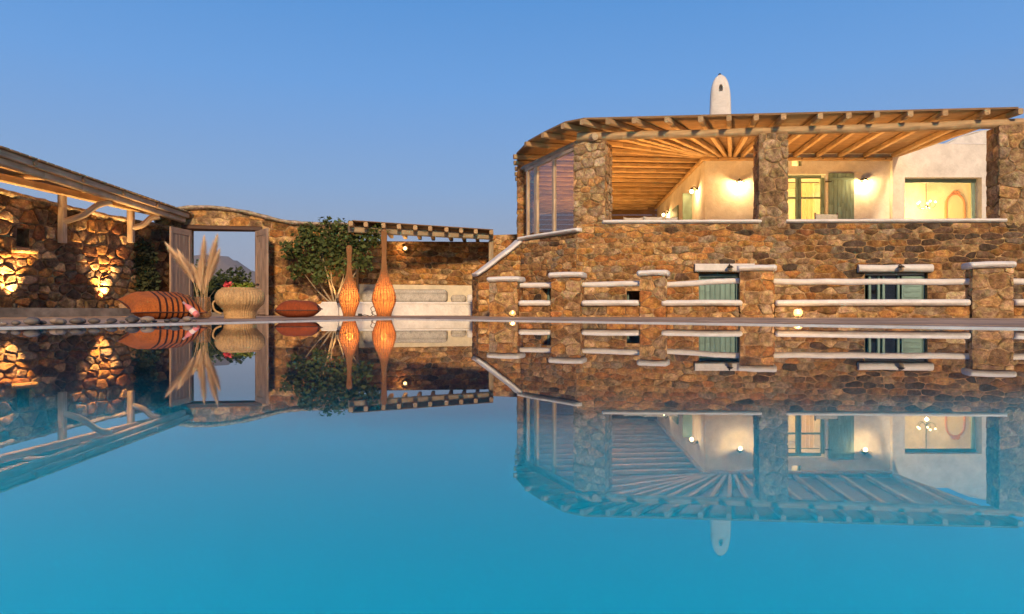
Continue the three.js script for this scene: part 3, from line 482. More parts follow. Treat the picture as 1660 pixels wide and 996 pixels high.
{ // round wicker planter with flowers
  const t = thing('wicker_planter', 'wide bulbous woven wicker planter standing before the doorway', 'planter'), d = 10.6, x = sx(389, d), k = d / FOC;
  const prof = [[.215, .0], [.222, .06], [.235, .12], [.275, .17], [.33, .23], [.352, .30], [.345, .37], [.31, .43], [.27, .455], [.24, .46], [.225, .43]];
  mesh('basket', woven(prof, 46, 56, .010, 1).translate(x, DK, -d), M.wicker, t);
  mesh('rim', new THREE.TorusGeometry(.262, .016, 8, 48).rotateX(Math.PI / 2).translate(x, DK + .462, -d), M.wicker, t);
  mesh('foot_ring', new THREE.TorusGeometry(.215, .014, 8, 40).rotateX(Math.PI / 2).translate(x, DK + .014, -d), M.wicker, t);
  for (const s of [-1]) mesh('handle', tube([V(x + s * .33, DK + .30, -d + .05), V(x + s * .385, DK + .24, -d + .08), V(x + s * .355, DK + .13, -d + .09), V(x + s * .245, DK + .07, -d + .1)], .016, 20, 8), M.wicker, t);
  mesh('soil', new THREE.CircleGeometry(.235, 32).rotateX(-Math.PI / 2).translate(x, DK + .435, -d), M.dirt, t); settle(t);
  const r = mulberry(55), f = thing('flower_planting', 'pink flower and yellow green leaves growing in the wicker planter', 'flowers'), y = DK + .44;
  mesh('foliage', leafMass([[x - .06, y + .05, -d, .10, .06, .1], [x + .06, y + .05, -d, .09, .06, .1], [x + .15, y + .07, -d, .06, .07, .07], [x - .12, y + .04, -d, .06, .05, .06]], 420, .055, r, [.16, .20, .02, .10]), leafMat, f);
  for (const [a, b] of [[-.175, .09], [-.15, .075], [-.185, .06], [-.16, .10]]) { const fl = leafMass([[x + a, y + b - .01, -d + .03, .035, .03, .035]], 60, .05, r, [.75, .06, .12, .1]); mesh('blossom', fl, leafMat, f); mesh('flower_stem', branch(V(x + a * .8, y - .005, -d), V(x + a, y + b, -d + .03), .004, .003, r, .01), leafGreen(), f); }
  settle(f);
}
function leafGreen() { return M.stemGreen ??= std([.10, .16, .04]); }
function wickerLamp(label, c, d, H, prof, seed, power) {
  const t = thing('wicker_lamp', label, 'lamp', 'glowing wicker floor lamps'), x = sx(c, d), r = mulberry(seed);
  const P = prof.map(([a, y]) => [a, y * H]), cur = new THREE.CatmullRomCurve3(P.map(([a, y]) => V(a, y, 0)));
  mesh('lamp_shade', lathe([...Array(61)].map((_, i) => { const p = cur.getPoint(i / 60); return [Math.max(.002, p.x - .006), p.y]; }), 48).translate(x, DK, -d), M.cane, t);
  const ribs = []; for (let i = 0; i < 22; i++) { const a = i / 22 * Math.PI * 2, pts = [...Array(26)].map((_, k) => { const p = cur.getPoint(k / 25); return V(Math.cos(a) * p.x, p.y, Math.sin(a) * p.x); }); ribs.push(new THREE.TubeGeometry(new THREE.CatmullRomCurve3(pts), 40, .0075, 5)); }
  mesh('cane_stakes', mergeGeometries(ribs).translate(x, DK, -d), M.caneRib, t, true);
  const rings = [], n = Math.round(H / .026); for (let j = 1; j < n; j++) { const p = cur.getPoint(j / n); if (p.x < .02) continue; const ph = j % 2 ? 0 : Math.PI, pts = [...Array(52)].map((_, k) => { const a = k / 52 * Math.PI * 2, q = p.x + .004 * Math.cos(a * 13 + ph); return V(Math.cos(a) * q, p.y + (r() - .5) * .002, Math.sin(a) * q); }); rings.push(new THREE.TubeGeometry(new THREE.CatmullRomCurve3(pts, true), 78, .005, 4, true)); }
  mesh('cane_weave', mergeGeometries(rings).translate(x, DK, -d), M.caneRib, t, true);
  mesh('bulb', new THREE.SphereGeometry(.05, 16, 12).translate(x, DK + .30 * H * (H > 1.7 ? .72 : .86), -d), glow([1, .7, .33], 40), t);
  mesh('lamp_base', new THREE.CylinderGeometry(P[0][0] - .012, P[0][0] - .008, .02, 32).translate(x, DK + .011, -d), M.darkWood, t);
  settle(t); point(col(1, .62, .26), power, V(x, DK + .30 * H * (H > 1.7 ? .72 : .86), -d), scene, 4);
}
const bottle1 = [[.118, 0], [.128, .04], [.165, .12], [.208, .20], [.215, .25], [.20, .31], [.15, .41], [.095, .50], [.062, .58], [.045, .68], [.040, .78], [.046, .87], [.056, .945], [.05, .98], [.028, .997], [.004, 1]];
const bottle2 = [[.145, 0], [.16, .04], [.20, .10], [.245, .17], [.25, .21], [.235, .26], [.18, .35], [.115, .435], [.068, .52], [.048, .62], [.043, .72], [.05, .83], [.06, .93], [.056, .975], [.03, .996], [.004, 1]];
wickerLamp('shorter glowing bottle-shaped wicker floor lamp', 566, 14.6, 1.52, bottle1, 5, 2.5);
wickerLamp('taller glowing bottle-shaped wicker floor lamp with long neck', 622.5, 14.6, 1.86, bottle2, 6, 3.3);
{
  const c = thing('lamp_cable', 'thin black cable coiled on the deck between the wicker lamps', 'cable'), d = 14.7;
  mesh('cable', tube([[575, 513], [583, 512.3], [592, 510.8], [600, 512.6], [604, 509], [601, 500], [606, 497], [609, 503], [602, 507], [606, 511], [612, 512.5]].map(([q, y], i) => V(sx(q, d), Math.max(DK + .008, hy(y, d)), -d - .05 + (i % 3) * .03)), .007, 90, 6), M.black, c);
  mesh('plug', box(sx(580, d), sx(586, d), DK + .001, DK + .06, -d - .05, -d, .01), M.black, c); settle(c);
}
{ // glass vases, pampas grass, bottle
  const r = mulberry(808), vase = (label, x, d, H, rr) => { const t = thing('glass_vase', label, 'vase', 'ribbed clear glass vases'); const n = 64, pr = [[rr * .6, 0], [rr * .85, .02], [rr, .12 * H], [rr * .98, .55 * H], [rr * .86, .85 * H], [rr * .9, H]], g = lathe([[.002, .006], ...pr.map(([a, y]) => [a, y]), ...pr.slice().reverse().map(([a, y]) => [a - .008, Math.max(y, .012)])], n), p = g.attributes.position; for (let i = 0; i < p.count; i++) { const a = Math.atan2(p.getZ(i), p.getX(i)), k = 1 + .02 * Math.cos(a * 16) + .012 * Math.sin(p.getY(i) * 90); p.setX(i, p.getX(i) * k); p.setZ(i, p.getZ(i) * k); } g.computeVertexNormals(); mesh('glass_body', g.translate(x, DK + .001, -d), M.glass, t); mesh('rim', new THREE.TorusGeometry(rr * .89, .006, 8, 40).rotateX(Math.PI / 2).translate(x, DK + H, -d), M.glass, t); settle(t); };
  const d = 10.7, x = sx(328, d); vase('ribbed clear glass vase holding the pampas grass', x, d, .33, .13);
  vase('squat clear glass vase with rope neck behind the striped cushion', sx(296, 11.3), 11.3, .36, .15);
  const rope = thing('candle_pot', 'orange clay pot standing inside the squat glass vase', 'pot'); mesh('pot', lathe([[.001, .0], [.07, .0], [.09, .06], [.095, .30], [.11, .33], [.105, .37], [.09, .37], [.085, .1]], 28).translate(sx(296, 11.3), DK + .013, -11.3), std([.55, .25, .09], { map: T.cloth }), rope); settle(rope);
  const plumeMat = std([.82, .58, .36], { roughness: .95, side: THREE.DoubleSide }), stalkMat = std([.58, .40, .20]);
  const heads = [[281, 402, .62], [300, 420, .5], [322, 430, .42], [331, 392, .62], [347, 388, .6], [352, 412, .55], [312, 437, .45], [341, 405, .55], [290, 412, .6], [337, 425, .5], [318, 446, .4]];
  heads.forEach(([c, y, L], i) => {
    const t = thing('pampas_plume', 'dried tan pampas grass plume standing in the ribbed glass vase', 'pampas grass', 'pampas plumes in the glass vase'), b = V(x + (r() - .5) * .08, DK + .03, -d + (r() - .5) * .08), e = V(sx(c, d), hy(y, d), -d + (r() - .5) * .35), m = b.clone().lerp(e, .5).add(V((x - e.x) * -.16 * -1, .09, 0)), cv = new THREE.CatmullRomCurve3([b, m, e]), tot = cv.getLength();
    mesh('stalk', new THREE.TubeGeometry(cv, 24, .004, 5), stalkMat, t);
    const P = [], f0 = 1 - L / tot; for (let k = 0; k < 2600; k++) { const f = f0 + (1 - f0) * r(), p = cv.getPoint(Math.min(1, f)), tg = cv.getTangent(Math.min(1, f)), g = (f - f0) / (1 - f0), w = .085 * Math.sin(Math.PI * Math.min(1, g * .82 + .14)) ** .8, dir = V(r() - .5, r() - .5, r() - .5).cross(tg).normalize(), q = p.clone().addScaledVector(tg, .06 + r() * .10).addScaledVector(dir, w * (.2 + r() * 1.1)).add(V((r() - .5) * .02, -.01 - r() * .045 * g, 0)), s = new THREE.Vector3().crossVectors(dir, tg).multiplyScalar(.0026); P.push(p.clone().add(s), q, p.clone().sub(s)); }
    const g = new THREE.BufferGeometry().setFromPoints(P); g.setAttribute('uv', new THREE.Float32BufferAttribute(new Float32Array(P.length * 2), 2)); g.computeVertexNormals(); mesh('plume', g, plumeMat, t); settle(t);
  });
  for (const [c, y] of [[305, 490], [352, 470], [350, 500]]) { const t = thing('grass_blade', 'thin dry grass blade arching out of the ribbed glass vase', 'grass blade', 'dry blades in the glass vase'); mesh('blade', branch(V(x, DK + .05, -d), V(sx(c, d), hy(y, d), -d + .08), .004, .0015, r, .1), stalkMat, t); settle(t); }
  const bt = thing('bottle', 'pink glass bottle leaning on the striped rust cushion', 'bottle'), q = new THREE.Quaternion().setFromUnitVectors(V(0, 1, 0), V(-.74, .55, -.3).normalize()), bx = sx(320, 9.45), put = g => g.applyQuaternion(q).translate(bx, DK + .055, -9.45);
  mesh('glass_body', put(lathe([[.001, 0], [.036, 0], [.041, .012], [.041, .17], [.036, .21], [.02, .255], [.014, .28]], 28)), phys([.75, .22, .20], { roughness: .12, clearcoat: 1 }), bt);
  mesh('foil_neck', put(lathe([[.0145, .255], [.0155, .27], [.0145, .325], [.001, .327]], 24)), std([.75, .55, .5], { metalness: .6, roughness: .35 }), bt);
  mesh('label_band', put(lathe([[.0415, .06], [.042, .065], [.042, .13], [.0415, .135]], 28)), std([.75, .62, .58]), bt); settle(bt);
}
{ // dark beach pebbles along the left edge of the pool
  const r = mulberry(61), E0 = [-1.9, 11.07], E1 = [-7.05, -3], dir = [-.3437, -.9391], n = [-.9391, .3437];
  const mats = [[.06, .055, .055], [.11, .09, .08], [.16, .13, .11], [.26, .20, .16], [.09, .07, .06]].map(c => std(c, { bumpMap: T.stoneBump, bumpScale: .004, roughness: .6 }));
  for (let k = 0; k < 46; k++) { const s = 3.85 + k * .075 + r() * .06, w = .17 + r() * .30, x = E0[0] + dir[0] * s + n[0] * w, d = E0[1] + dir[1] * s + n[1] * w, a = .024 + r() ** 2 * .045, g = new THREE.SphereGeometry(1, 12, 8), p = g.attributes.position;
    for (let i = 0; i < p.count; i++) { const v = V(p.getX(i), p.getY(i), p.getZ(i)), q = 1 + (nA(v.x * .2 + k * .13, v.y * .2 + v.z * .17) - .5) * .35; p.setXYZ(i, v.x * q * a * (1 + r() * .02), v.y * q * a * .55, v.z * q * a * .85); } g.computeVertexNormals(); g.rotateY(r() * 6); g.computeBoundingBox();
    const t = mesh(numbered('pebble'), g, mats[Math.floor(r() * 5)], scene); t.position.set(x, DK - g.boundingBox.min.y - .002, -d); t.userData = { label: 'smooth dark beach pebble in the row beside the pool edge', category: 'pebble', group: 'pebbles along the pool edge' }; }
}
function tealight(label, c, d, rr, power) {
  const t = thing('globe_lantern', label, 'lantern', 'candle globes on the deck'), x = sx(c, d), y = DK + .012;
  mesh('foot', lathe([[.001, 0], [rr * .6, 0], [rr * .55, .008], [rr * .2, .014], [rr * .2, .02], [rr * .4, .026]], 20).translate(x, DK + .001, -d), M.iron, t);
  mesh('glass_globe', lathe([...Array(15)].map((_, i) => { const a = -1.25 + i / 14 * 2.3; return [Math.cos(a) * rr, Math.sin(a) * rr]; }), 28).translate(x, y + rr * 1.05, -d), phys([1, .82, .6], { transmission: .92, roughness: .15, thickness: 0 }), t);
  mesh('candle', new THREE.CylinderGeometry(rr * .35, rr * .35, rr * .6, 16).translate(x, y + rr * .45, -d), M.canvas, t);
  mesh('flame', lathe([[.001, 0], [rr * .22, rr * .25], [rr * .26, rr * .45], [rr * .12, rr * .85], [.001, rr * 1.1]], 14).translate(x, y + rr * .8, -d), glow([1, .62, .22], 14), t);
  settle(t); point(WARM, power, V(x, y + rr * 1.25, -d), scene, 1.2);
}
tealight('small candle globe on the deck below the first railing pillar', 831, 13.1, .06, .22);
tealight('larger flaming candle globe on the deck below the long rail', 1294, 11.6, .072, .8);

// ================================================================== RAILING with stone piers and white rails
const RA = [-.35, 14.05], RB = [8.2, 11.2], RW = lineMap(RA, RB);
const ru = c => { const p = meet(c, RA, RB); return (p[0] - RA[0]) / (RB[0] - RA[0]) * RW.L; }, rd = c => meet(c, RA, RB)[1];
{
  const pierDefs = [[794, 838, 455, 'at its open end, next to the white bench'], [894, 940, 448, 'second along the railing from the white bench'], [1038, 1078, 445, 'between dark slot and teal door'], [1201, 1254, 437, 'beside the teal plank door'], [1578, 1642, 432, 'beyond the teal window, widest of the row']];
    pierDefs.forEach(([c0, c1, y, where], i) => {
    const g = thing('railing_pier', `stone railing pier with rounded white cap ${where}`, 'pier', 'piers of the deck railing');
    const a = ru(c0), b = ru(c1), top = hy(y, rd((c0 + c1) / 2)) - .03, th = .40;
    const F = { u0: a, u1: b, bot: () => -.1, top: () => top, map: RW };
    mesh('mortar', core(F, th), M.mortar, g);
    const L = { u0: .0, u1: th, bot: () => -.1, top: () => top, map: (u, v, w) => RW(a - w, v, u - th) }, Rr = { u0: 0, u1: th, bot: () => -.1, top: () => top, map: (u, v, w) => RW(b + w, v, -u) };
    masonry(g, [{ ...F, u0: a - .02, u1: b + .02 }, L, Rr], { sx: .27, sy: .17, gap: .02, proud: .015 }, 200 + i * 7, from(i === 4 ? [...pale, ...warm.slice(2, 8)] : [...warm, pale[1], pale[0]]));
    mesh('cap', roundedStrip([RW(a - .07, top + .05, -th / 2), RW((a + b) / 2, top + .06, -th / 2), RW(b + .06, top + .055, -th / 2)], th + .16, .12, R, .006), M.white, g);
    settle(g);
  });
  const spans = [[838, 894], [940, 1038], [1078, 1201], [1254, 1578], [1642, 1700]], names = ['from the open end to the second pier', 'from the second to the third pier', 'before the teal plank door', 'longest of the row, before the teal window', 'beyond the widest pier'];
  spans.forEach(([c0, c1], i) => {
    const a = ru(c0) + .025, b = ru(c1) - .025, m = (c0 + c1) / 2, yl = hy(496, rd(m)), th = .30;
    const g = thing('railing_wall', `low stone wall with white coping, ${names[i]}`, 'low wall', 'low walls of the deck railing');
    const F = { u0: a, u1: b, bot: () => -.1, top: () => yl, map: (u, v, w) => RW(u, v, w - .05) };
    mesh('mortar', core(F, th), M.mortar, g);
    masonry(g, [F], { sx: .30, sy: .15, gap: .02, proud: .014 }, 300 + i * 5, from(i > 2 ? [...warm, ...pale, ...brown.slice(0, 2)] : warm));
    mesh('coping', roundedStrip([RW(a - (i === 2 ? .1 : .0), yl + .05, -.16), RW((a + b) / 2, yl + .055, -.16), RW(b + (i === 2 ? .07 : 0), yl + .05, -.16)], th + .1, .12, R, .006), M.white, g);
    settle(g);
    const t = thing('white_rail', `whitewashed round timber rail ${names[i]}`, 'rail', 'upper rails of the deck railing'), y0 = [463, 461, 461, 456, 456][i], y1 = [462, 459, 454, 456, 456][i];
    mesh('pole', log(RW(a - .02, hy(y0, rd(c0)), -.2), RW(b + .02, hy(y1, rd(c1)), -.2), .052, R, .008, 12), M.whiteWood, t); settle(t);
  });
}

// ================================================================== TERRACE: retaining wall, pillars, parapet
const C0 = [.19, 16.3], C1 = [1.42, 15.05], FE = [13, 13.63];
const CW = lineMap(C0, C1), FW = lineMap(C1, FE), fu = c => { const p = meet(c, C1, FE); return Math.hypot(p[0] - C1[0], p[1] - C1[1]); }, fd = c => meet(c, C1, FE)[1];
const ptop = u => 2.05 - u * .012;
const doorH = [fu(1133), fu(1199), -1.25, hy(443, fd(1166))], winH = [fu(1402), fu(1504), -.9, hy(442, fd(1450))], slotH = [fu(1016), fu(1040), -.4, hy(472, fd(1028))], slot2 = [CW.L * .40, CW.L * .62, -.4, hy(470, 16.5)];
{
  const g = thing('terrace_wall', 'tall rubble retaining wall of the terrace with teal door and window openings', 'wall');
  const F = { u0: 0, u1: FW.L, bot: () => -1.25, top: ptop, holes: [doorH, winH, slotH], map: FW, o: { v0: -.35 } }, C = { u0: 0, u1: CW.L, bot: () => -1.25, top: lerpTab([[0, 1.80], [CW.L, 1.86]]), holes: [slot2], map: CW, o: { v0: -.35, sx: .26 }, weight: .6 };
  mesh('mortar', core(F, .5), M.mortar, g); mesh('mortar', core(C, .5), M.mortar, g);
  const pick = (s, r, W) => { const t = W.map === FW ? clamp((s.u - 3.2) / 4.2) * .85 : 0; return r() < t ? (r() < .86 ? brown : pale)[Math.floor(r() * 6)] : r() < .12 ? brown[Math.floor(r() * 9)] : warm[Math.floor(r() * 10)]; };  // stones turn browner to the right, which also paints in dimmer light
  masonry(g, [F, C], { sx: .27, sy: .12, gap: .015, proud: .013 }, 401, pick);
  const cap = (u0, u1, n = 10) => mesh('parapet_cap', roundedStrip([...Array(n + 1)].map((_, i) => { const u = u0 + (u1 - u0) * i / n; return FW(u, ptop(u) + .045, -.2); }), .52, .10, R, .005), M.white, g);
  cap(fu(976), fu(1236)); cap(fu(1272), fu(1634));
  const q = [[-.03, 1.845], [.3, 1.87], [.8, 1.885], [1.3, 1.90], [CW.L + .1, 1.92]].map(([u, y]) => CW(u, y, -.14));
  mesh('parapet_cap', roundedStrip(q, .5, .10, R, .005), M.white, g);
  mesh('cellar_back_wall', box(.6, 12.9, -1.25, 1.04, -18.7, -18.5, .01), M.concrete, g);
  mesh('cellar_side_wall', slab([[.35, 16.6], [.5, 16.6], [.75, 18.7], [.6, 18.7]], -1.249, 1.04), M.concrete, g);
  mesh('cellar_side_wall', box(12.7, 12.9, -1.249, 1.04, -18.5, -14.2, .01), M.concrete, g);
  settle(g);
}
{ // sloping buttress wall running down to the bench
  const A = [-.79, 15.9], B = [.21, 16.28], S = lineMap(A, B), top = lerpTab([[0, .97], [.3, 1.15], [S.L * .6, 1.43], [S.L * .88, 1.66], [S.L, 1.79]]);
  const g = thing('sloping_wall', 'stone buttress wall with a white coping sloping down towards the bench', 'wall');
  const W = { u0: 0, u1: S.L, bot: () => -1.25, top, map: S, o: { v0: -.2 } }; mesh('mortar', core(W, .45, .12), M.mortar, g);
  const E = { u0: 0, u1: .45, bot: () => -.1, top: () => .93, map: (u, v, w) => S(-w, v, u - .45) };
  masonry(g, [W, E], { sx: .24, sy: .125, gap: .016, proud: .014 }, 431, from([...warm, brown[1], brown[0]]));
  mesh('coping', roundedStrip([S(-.06, .97, -.12), S(0.05, 1.03, -.12), S(S.L * .5, 1.39, -.12), S(S.L * .85, 1.67, -.13), S(S.L + .02, 1.83, -.14)], .45, .10, R, .005), M.white, g); settle(g);
  const A2 = [sx(794, 19.5), 19.5], B2 = [.75, 19.1], S2 = lineMap(A2, B2), g2 = thing('stub_wall', 'square stone wall end standing behind the sloping buttress', 'wall'), W2 = { u0: 0, u1: S2.L, bot: () => -.3, top: () => 2.3, map: S2, o: { v0: .8 } };
  mesh('mortar', core(W2, .4), M.mortar, g2); masonry(g2, [W2], { sx: .26, sy: .14, gap: .016, proud: .014 }, 443, from(warm)); settle(g2);
}
function pillar(label, P0, P1, depth, y0, y1, seed, mats, os) { // front face P0->P1
  const g = thing('stone_pillar', label, 'pillar', 'stone pillars of the terrace'), f = lineMap(P0, P1), W = f.L, F = { u0: 0, u1: W, bot: () => y0, top: () => y1, map: f };
  mesh('mortar', core(F, depth), M.mortar, g);
  const side = (map, u1) => ({ u0: 0, u1, bot: () => y0, top: () => y1, map });
  masonry(g, [{ ...F, u0: -.03, u1: W + .03 }, side((u, v, w) => f(-w, v, u - depth), depth), side((u, v, w) => f(W + w, v, -u), depth)], { sx: .26, sy: .17, gap: .022, proud: .02, ...os }, seed, from(mats));
  settle(g); return f;
}
pillar('stone pillar of tan blocks beside the glass screen on the terrace corner', [1.40, 15.28], [2.02, 15.0], .62, 1.86, 3.9, 501, [...pale, ...pale, warm[0], warm[2], warm[5]]);
pillar('stone pillar of grey tan blocks between the sofa and the lit French door', FW(fu(1232), 0, .004).toArray().filter((_, i) => i !== 1).map((v, i) => i ? -v : v), FW(fu(1276), 0, .004).toArray().filter((_, i) => i !== 1).map((v, i) => i ? -v : v), .56, 1.9, 3.93, 521, [warm[5], warm[9], pale[2], pale[0], brown[6], brown[3], pale[4], warm[2]], { sx: .32, sy: .24 });
pillar('stone pillar closing the terrace beyond the large lit window', FW(fu(1622), 0, .004).toArray().filter((_, i) => i !== 1).map((v, i) => i ? -v : v), FW(fu(1622) + .85, 0, .004).toArray().filter((_, i) => i !== 1).map((v, i) => i ? -v : v), .5, 1.85, 3.95, 541, [warm[5], warm[9], pale[2], pale[0], brown[6], brown[3], pale[4], warm[2]], { sx: .34, sy: .24 });
pillar('stone pillar behind the glass screen at the rear of the terrace', [.16, 18.15], [.68, 18.15], .5, 1.3, 3.9, 561, [warm[0], warm[3], warm[5], brown[3], brown[1], warm[1]]);

structure('terrace_floor', slab([[.55, 18.2], [1.75, 15.5], [12.9, 14.2], [12.9, 19.1], [6.4, 19.1], [6.9, 30], [.9, 30]], .9, 1.2), M.concrete);

// ---- teal openings in the retaining wall
{
  const r = mulberry(63), L = bar(FW(fu(1126), hy(434.5, fd(1126)), .03), FW(fu(1222), hy(434.5, fd(1222)), .03), .16, .17, r, .006);
  const lb = thing('timber_lintel', 'square whitewashed timber lintel over the teal plank door', 'lintel'); mesh('beam', L, M.whiteWood, lb); settle(lb);
  const l2 = thing('timber_lintel', 'round whitewashed log lintel over the teal window', 'lintel'); mesh('beam', log(FW(fu(1390), hy(436, fd(1390)), .04), FW(fu(1510), hy(435.5, fd(1510)), .04), .083, r, .006, 12), M.whiteWood, l2); settle(l2);
  const D = new THREE.Group(), [a, b, , t] = doorH; D.name = 'teal_door'; D.userData.label = 'pale teal plank door below the terrace, behind the railing'; scene.add(D);
  for (let k = 0; k < 7; k++) { const u0 = a + .05 + (b - a - .1) * k / 7 + .003, u1 = a + .05 + (b - a - .1) * (k + 1) / 7 - .003; mesh('plank', bar(FW((u0 + u1) / 2, -1.24, -.2), FW((u0 + u1) / 2, t - .09, -.2), u1 - u0, .03, r, 0, FW(0, 0, 1).sub(FW(0, 0, 0))), M.tealLight, D); }
  for (const u of [a + .025, b - .025]) mesh('jamb', bar(FW(u, -1.24, -.17), FW(u, t - .01, -.17), .046, .1, r, 0, FW(0, 0, 1).sub(FW(0, 0, 0))), M.teal, D);
  mesh('head', bar(FW(a + .05, t - .05, -.17), FW(b - .05, t - .05, -.17), .1, .07, r), M.teal, D); settle(D); { const w = scene.getObjectByName('terrace_wall'); D.position.sub(w.position); w.add(D); }
  const Wn = thing('teal_window', 'teal framed window with one louvred shutter behind the long rail', 'window'), [c, d, v0, v1] = winH, up = FW(0, 0, 1).sub(FW(0, 0, 0)), n = d - c;
  mesh('sill', bar(FW(c, v0 + .02, -.15), FW(d, v0 + .02, -.15), .28, .04, r), M.concrete, Wn);
  for (const f of [.02, .12, .28, .36, .60, .98]) mesh('frame_post', bar(FW(c + n * f, v0 + .04, -.15 - (f > .2 && f < .7 ? .05 : 0)), FW(c + n * f, v1 - .06, -.15 - (f > .2 && f < .7 ? .05 : 0)), .055, .07, r, 0, up), M.tealLight, Wn);
  mesh('frame_head', bar(FW(c + .01, v1 - .03, -.16), FW(d - .01, v1 - .03, -.16), .1, .05, r), M.cream, Wn);
  for (const [f0, f1] of [[.14, .265], [.38, .58]]) mesh('pane', bar(FW(c + n * (f0 + f1) / 2, v0 + .05, -.22), FW(c + n * (f0 + f1) / 2, v1 - .07, -.22), n * (f1 - f0), .008, r, 0, up), M.pane, Wn);
  const sh = mesh('shutter', bar(FW(c + n * .79, v0 + .05, -.12), FW(c + n * .79, v1 - .07, -.12), n * .32, .03, r, 0, up), M.tealLight, Wn);
  for (let k = 0; k < 7; k++) mesh('louvre', bar(FW(c + n * .66, v1 - .15 - k * .11, -.10), FW(c + n * .92, v1 - .15 - k * .11, -.10), .012, .07, r), M.tealLight, sh);
  settle(Wn);
  for (const [h, W, lab] of [[slotH, FW, 'small dark window slot between two railing piers'], [slot2, CW, 'small dark window slot low in the curved terrace corner']]) { const s = thing('slot_window', lab, 'window'), nn = W(0, 0, 1).sub(W(0, 0, 0)); mesh('frame', bar(W(h[0] + .04, h[2], -.2), W(h[0] + .04, h[3], -.2), .04, .05, r, 0, nn), M.teal, s); mesh('pane', bar(W((h[0] + h[1]) / 2 + .03, h[2], -.22), W((h[0] + h[1]) / 2 + .03, h[3], -.22), h[1] - h[0] - .1, .008, r, 0, nn), M.pane, s); settle(s); }
  for (const [cc, lab] of [[1181, 'unlit ship-style lamp on the square lintel above the teal plank door'], [1455, 'unlit ship-style lamp on the log lintel above the teal window']]) { const t = thing('bracket_lamp', lab, 'lamp', 'unlit bracket lamps'), p = FW(fu(cc), hy(437, fd(cc)), .19), put = g => g.translate(p.x, p.y, p.z); mesh('cap', put(lathe([[.001, .075], [.03, .07], [.06, .045], [.075, .03], [.05, .028]], 20)), M.iron, t); mesh('glass_jar', put(lathe([[.045, .028], [.046, -.03], [.03, -.065], [.001, -.07]], 20)), M.glass, t); mesh('bracket', tube([V(p.x, p.y + .07, p.z), V(p.x, p.y + .1, p.z - .04), V(p.x, p.y + .06, p.z - .105)], .01, 14, 6), M.iron, t); settle(t); }
}

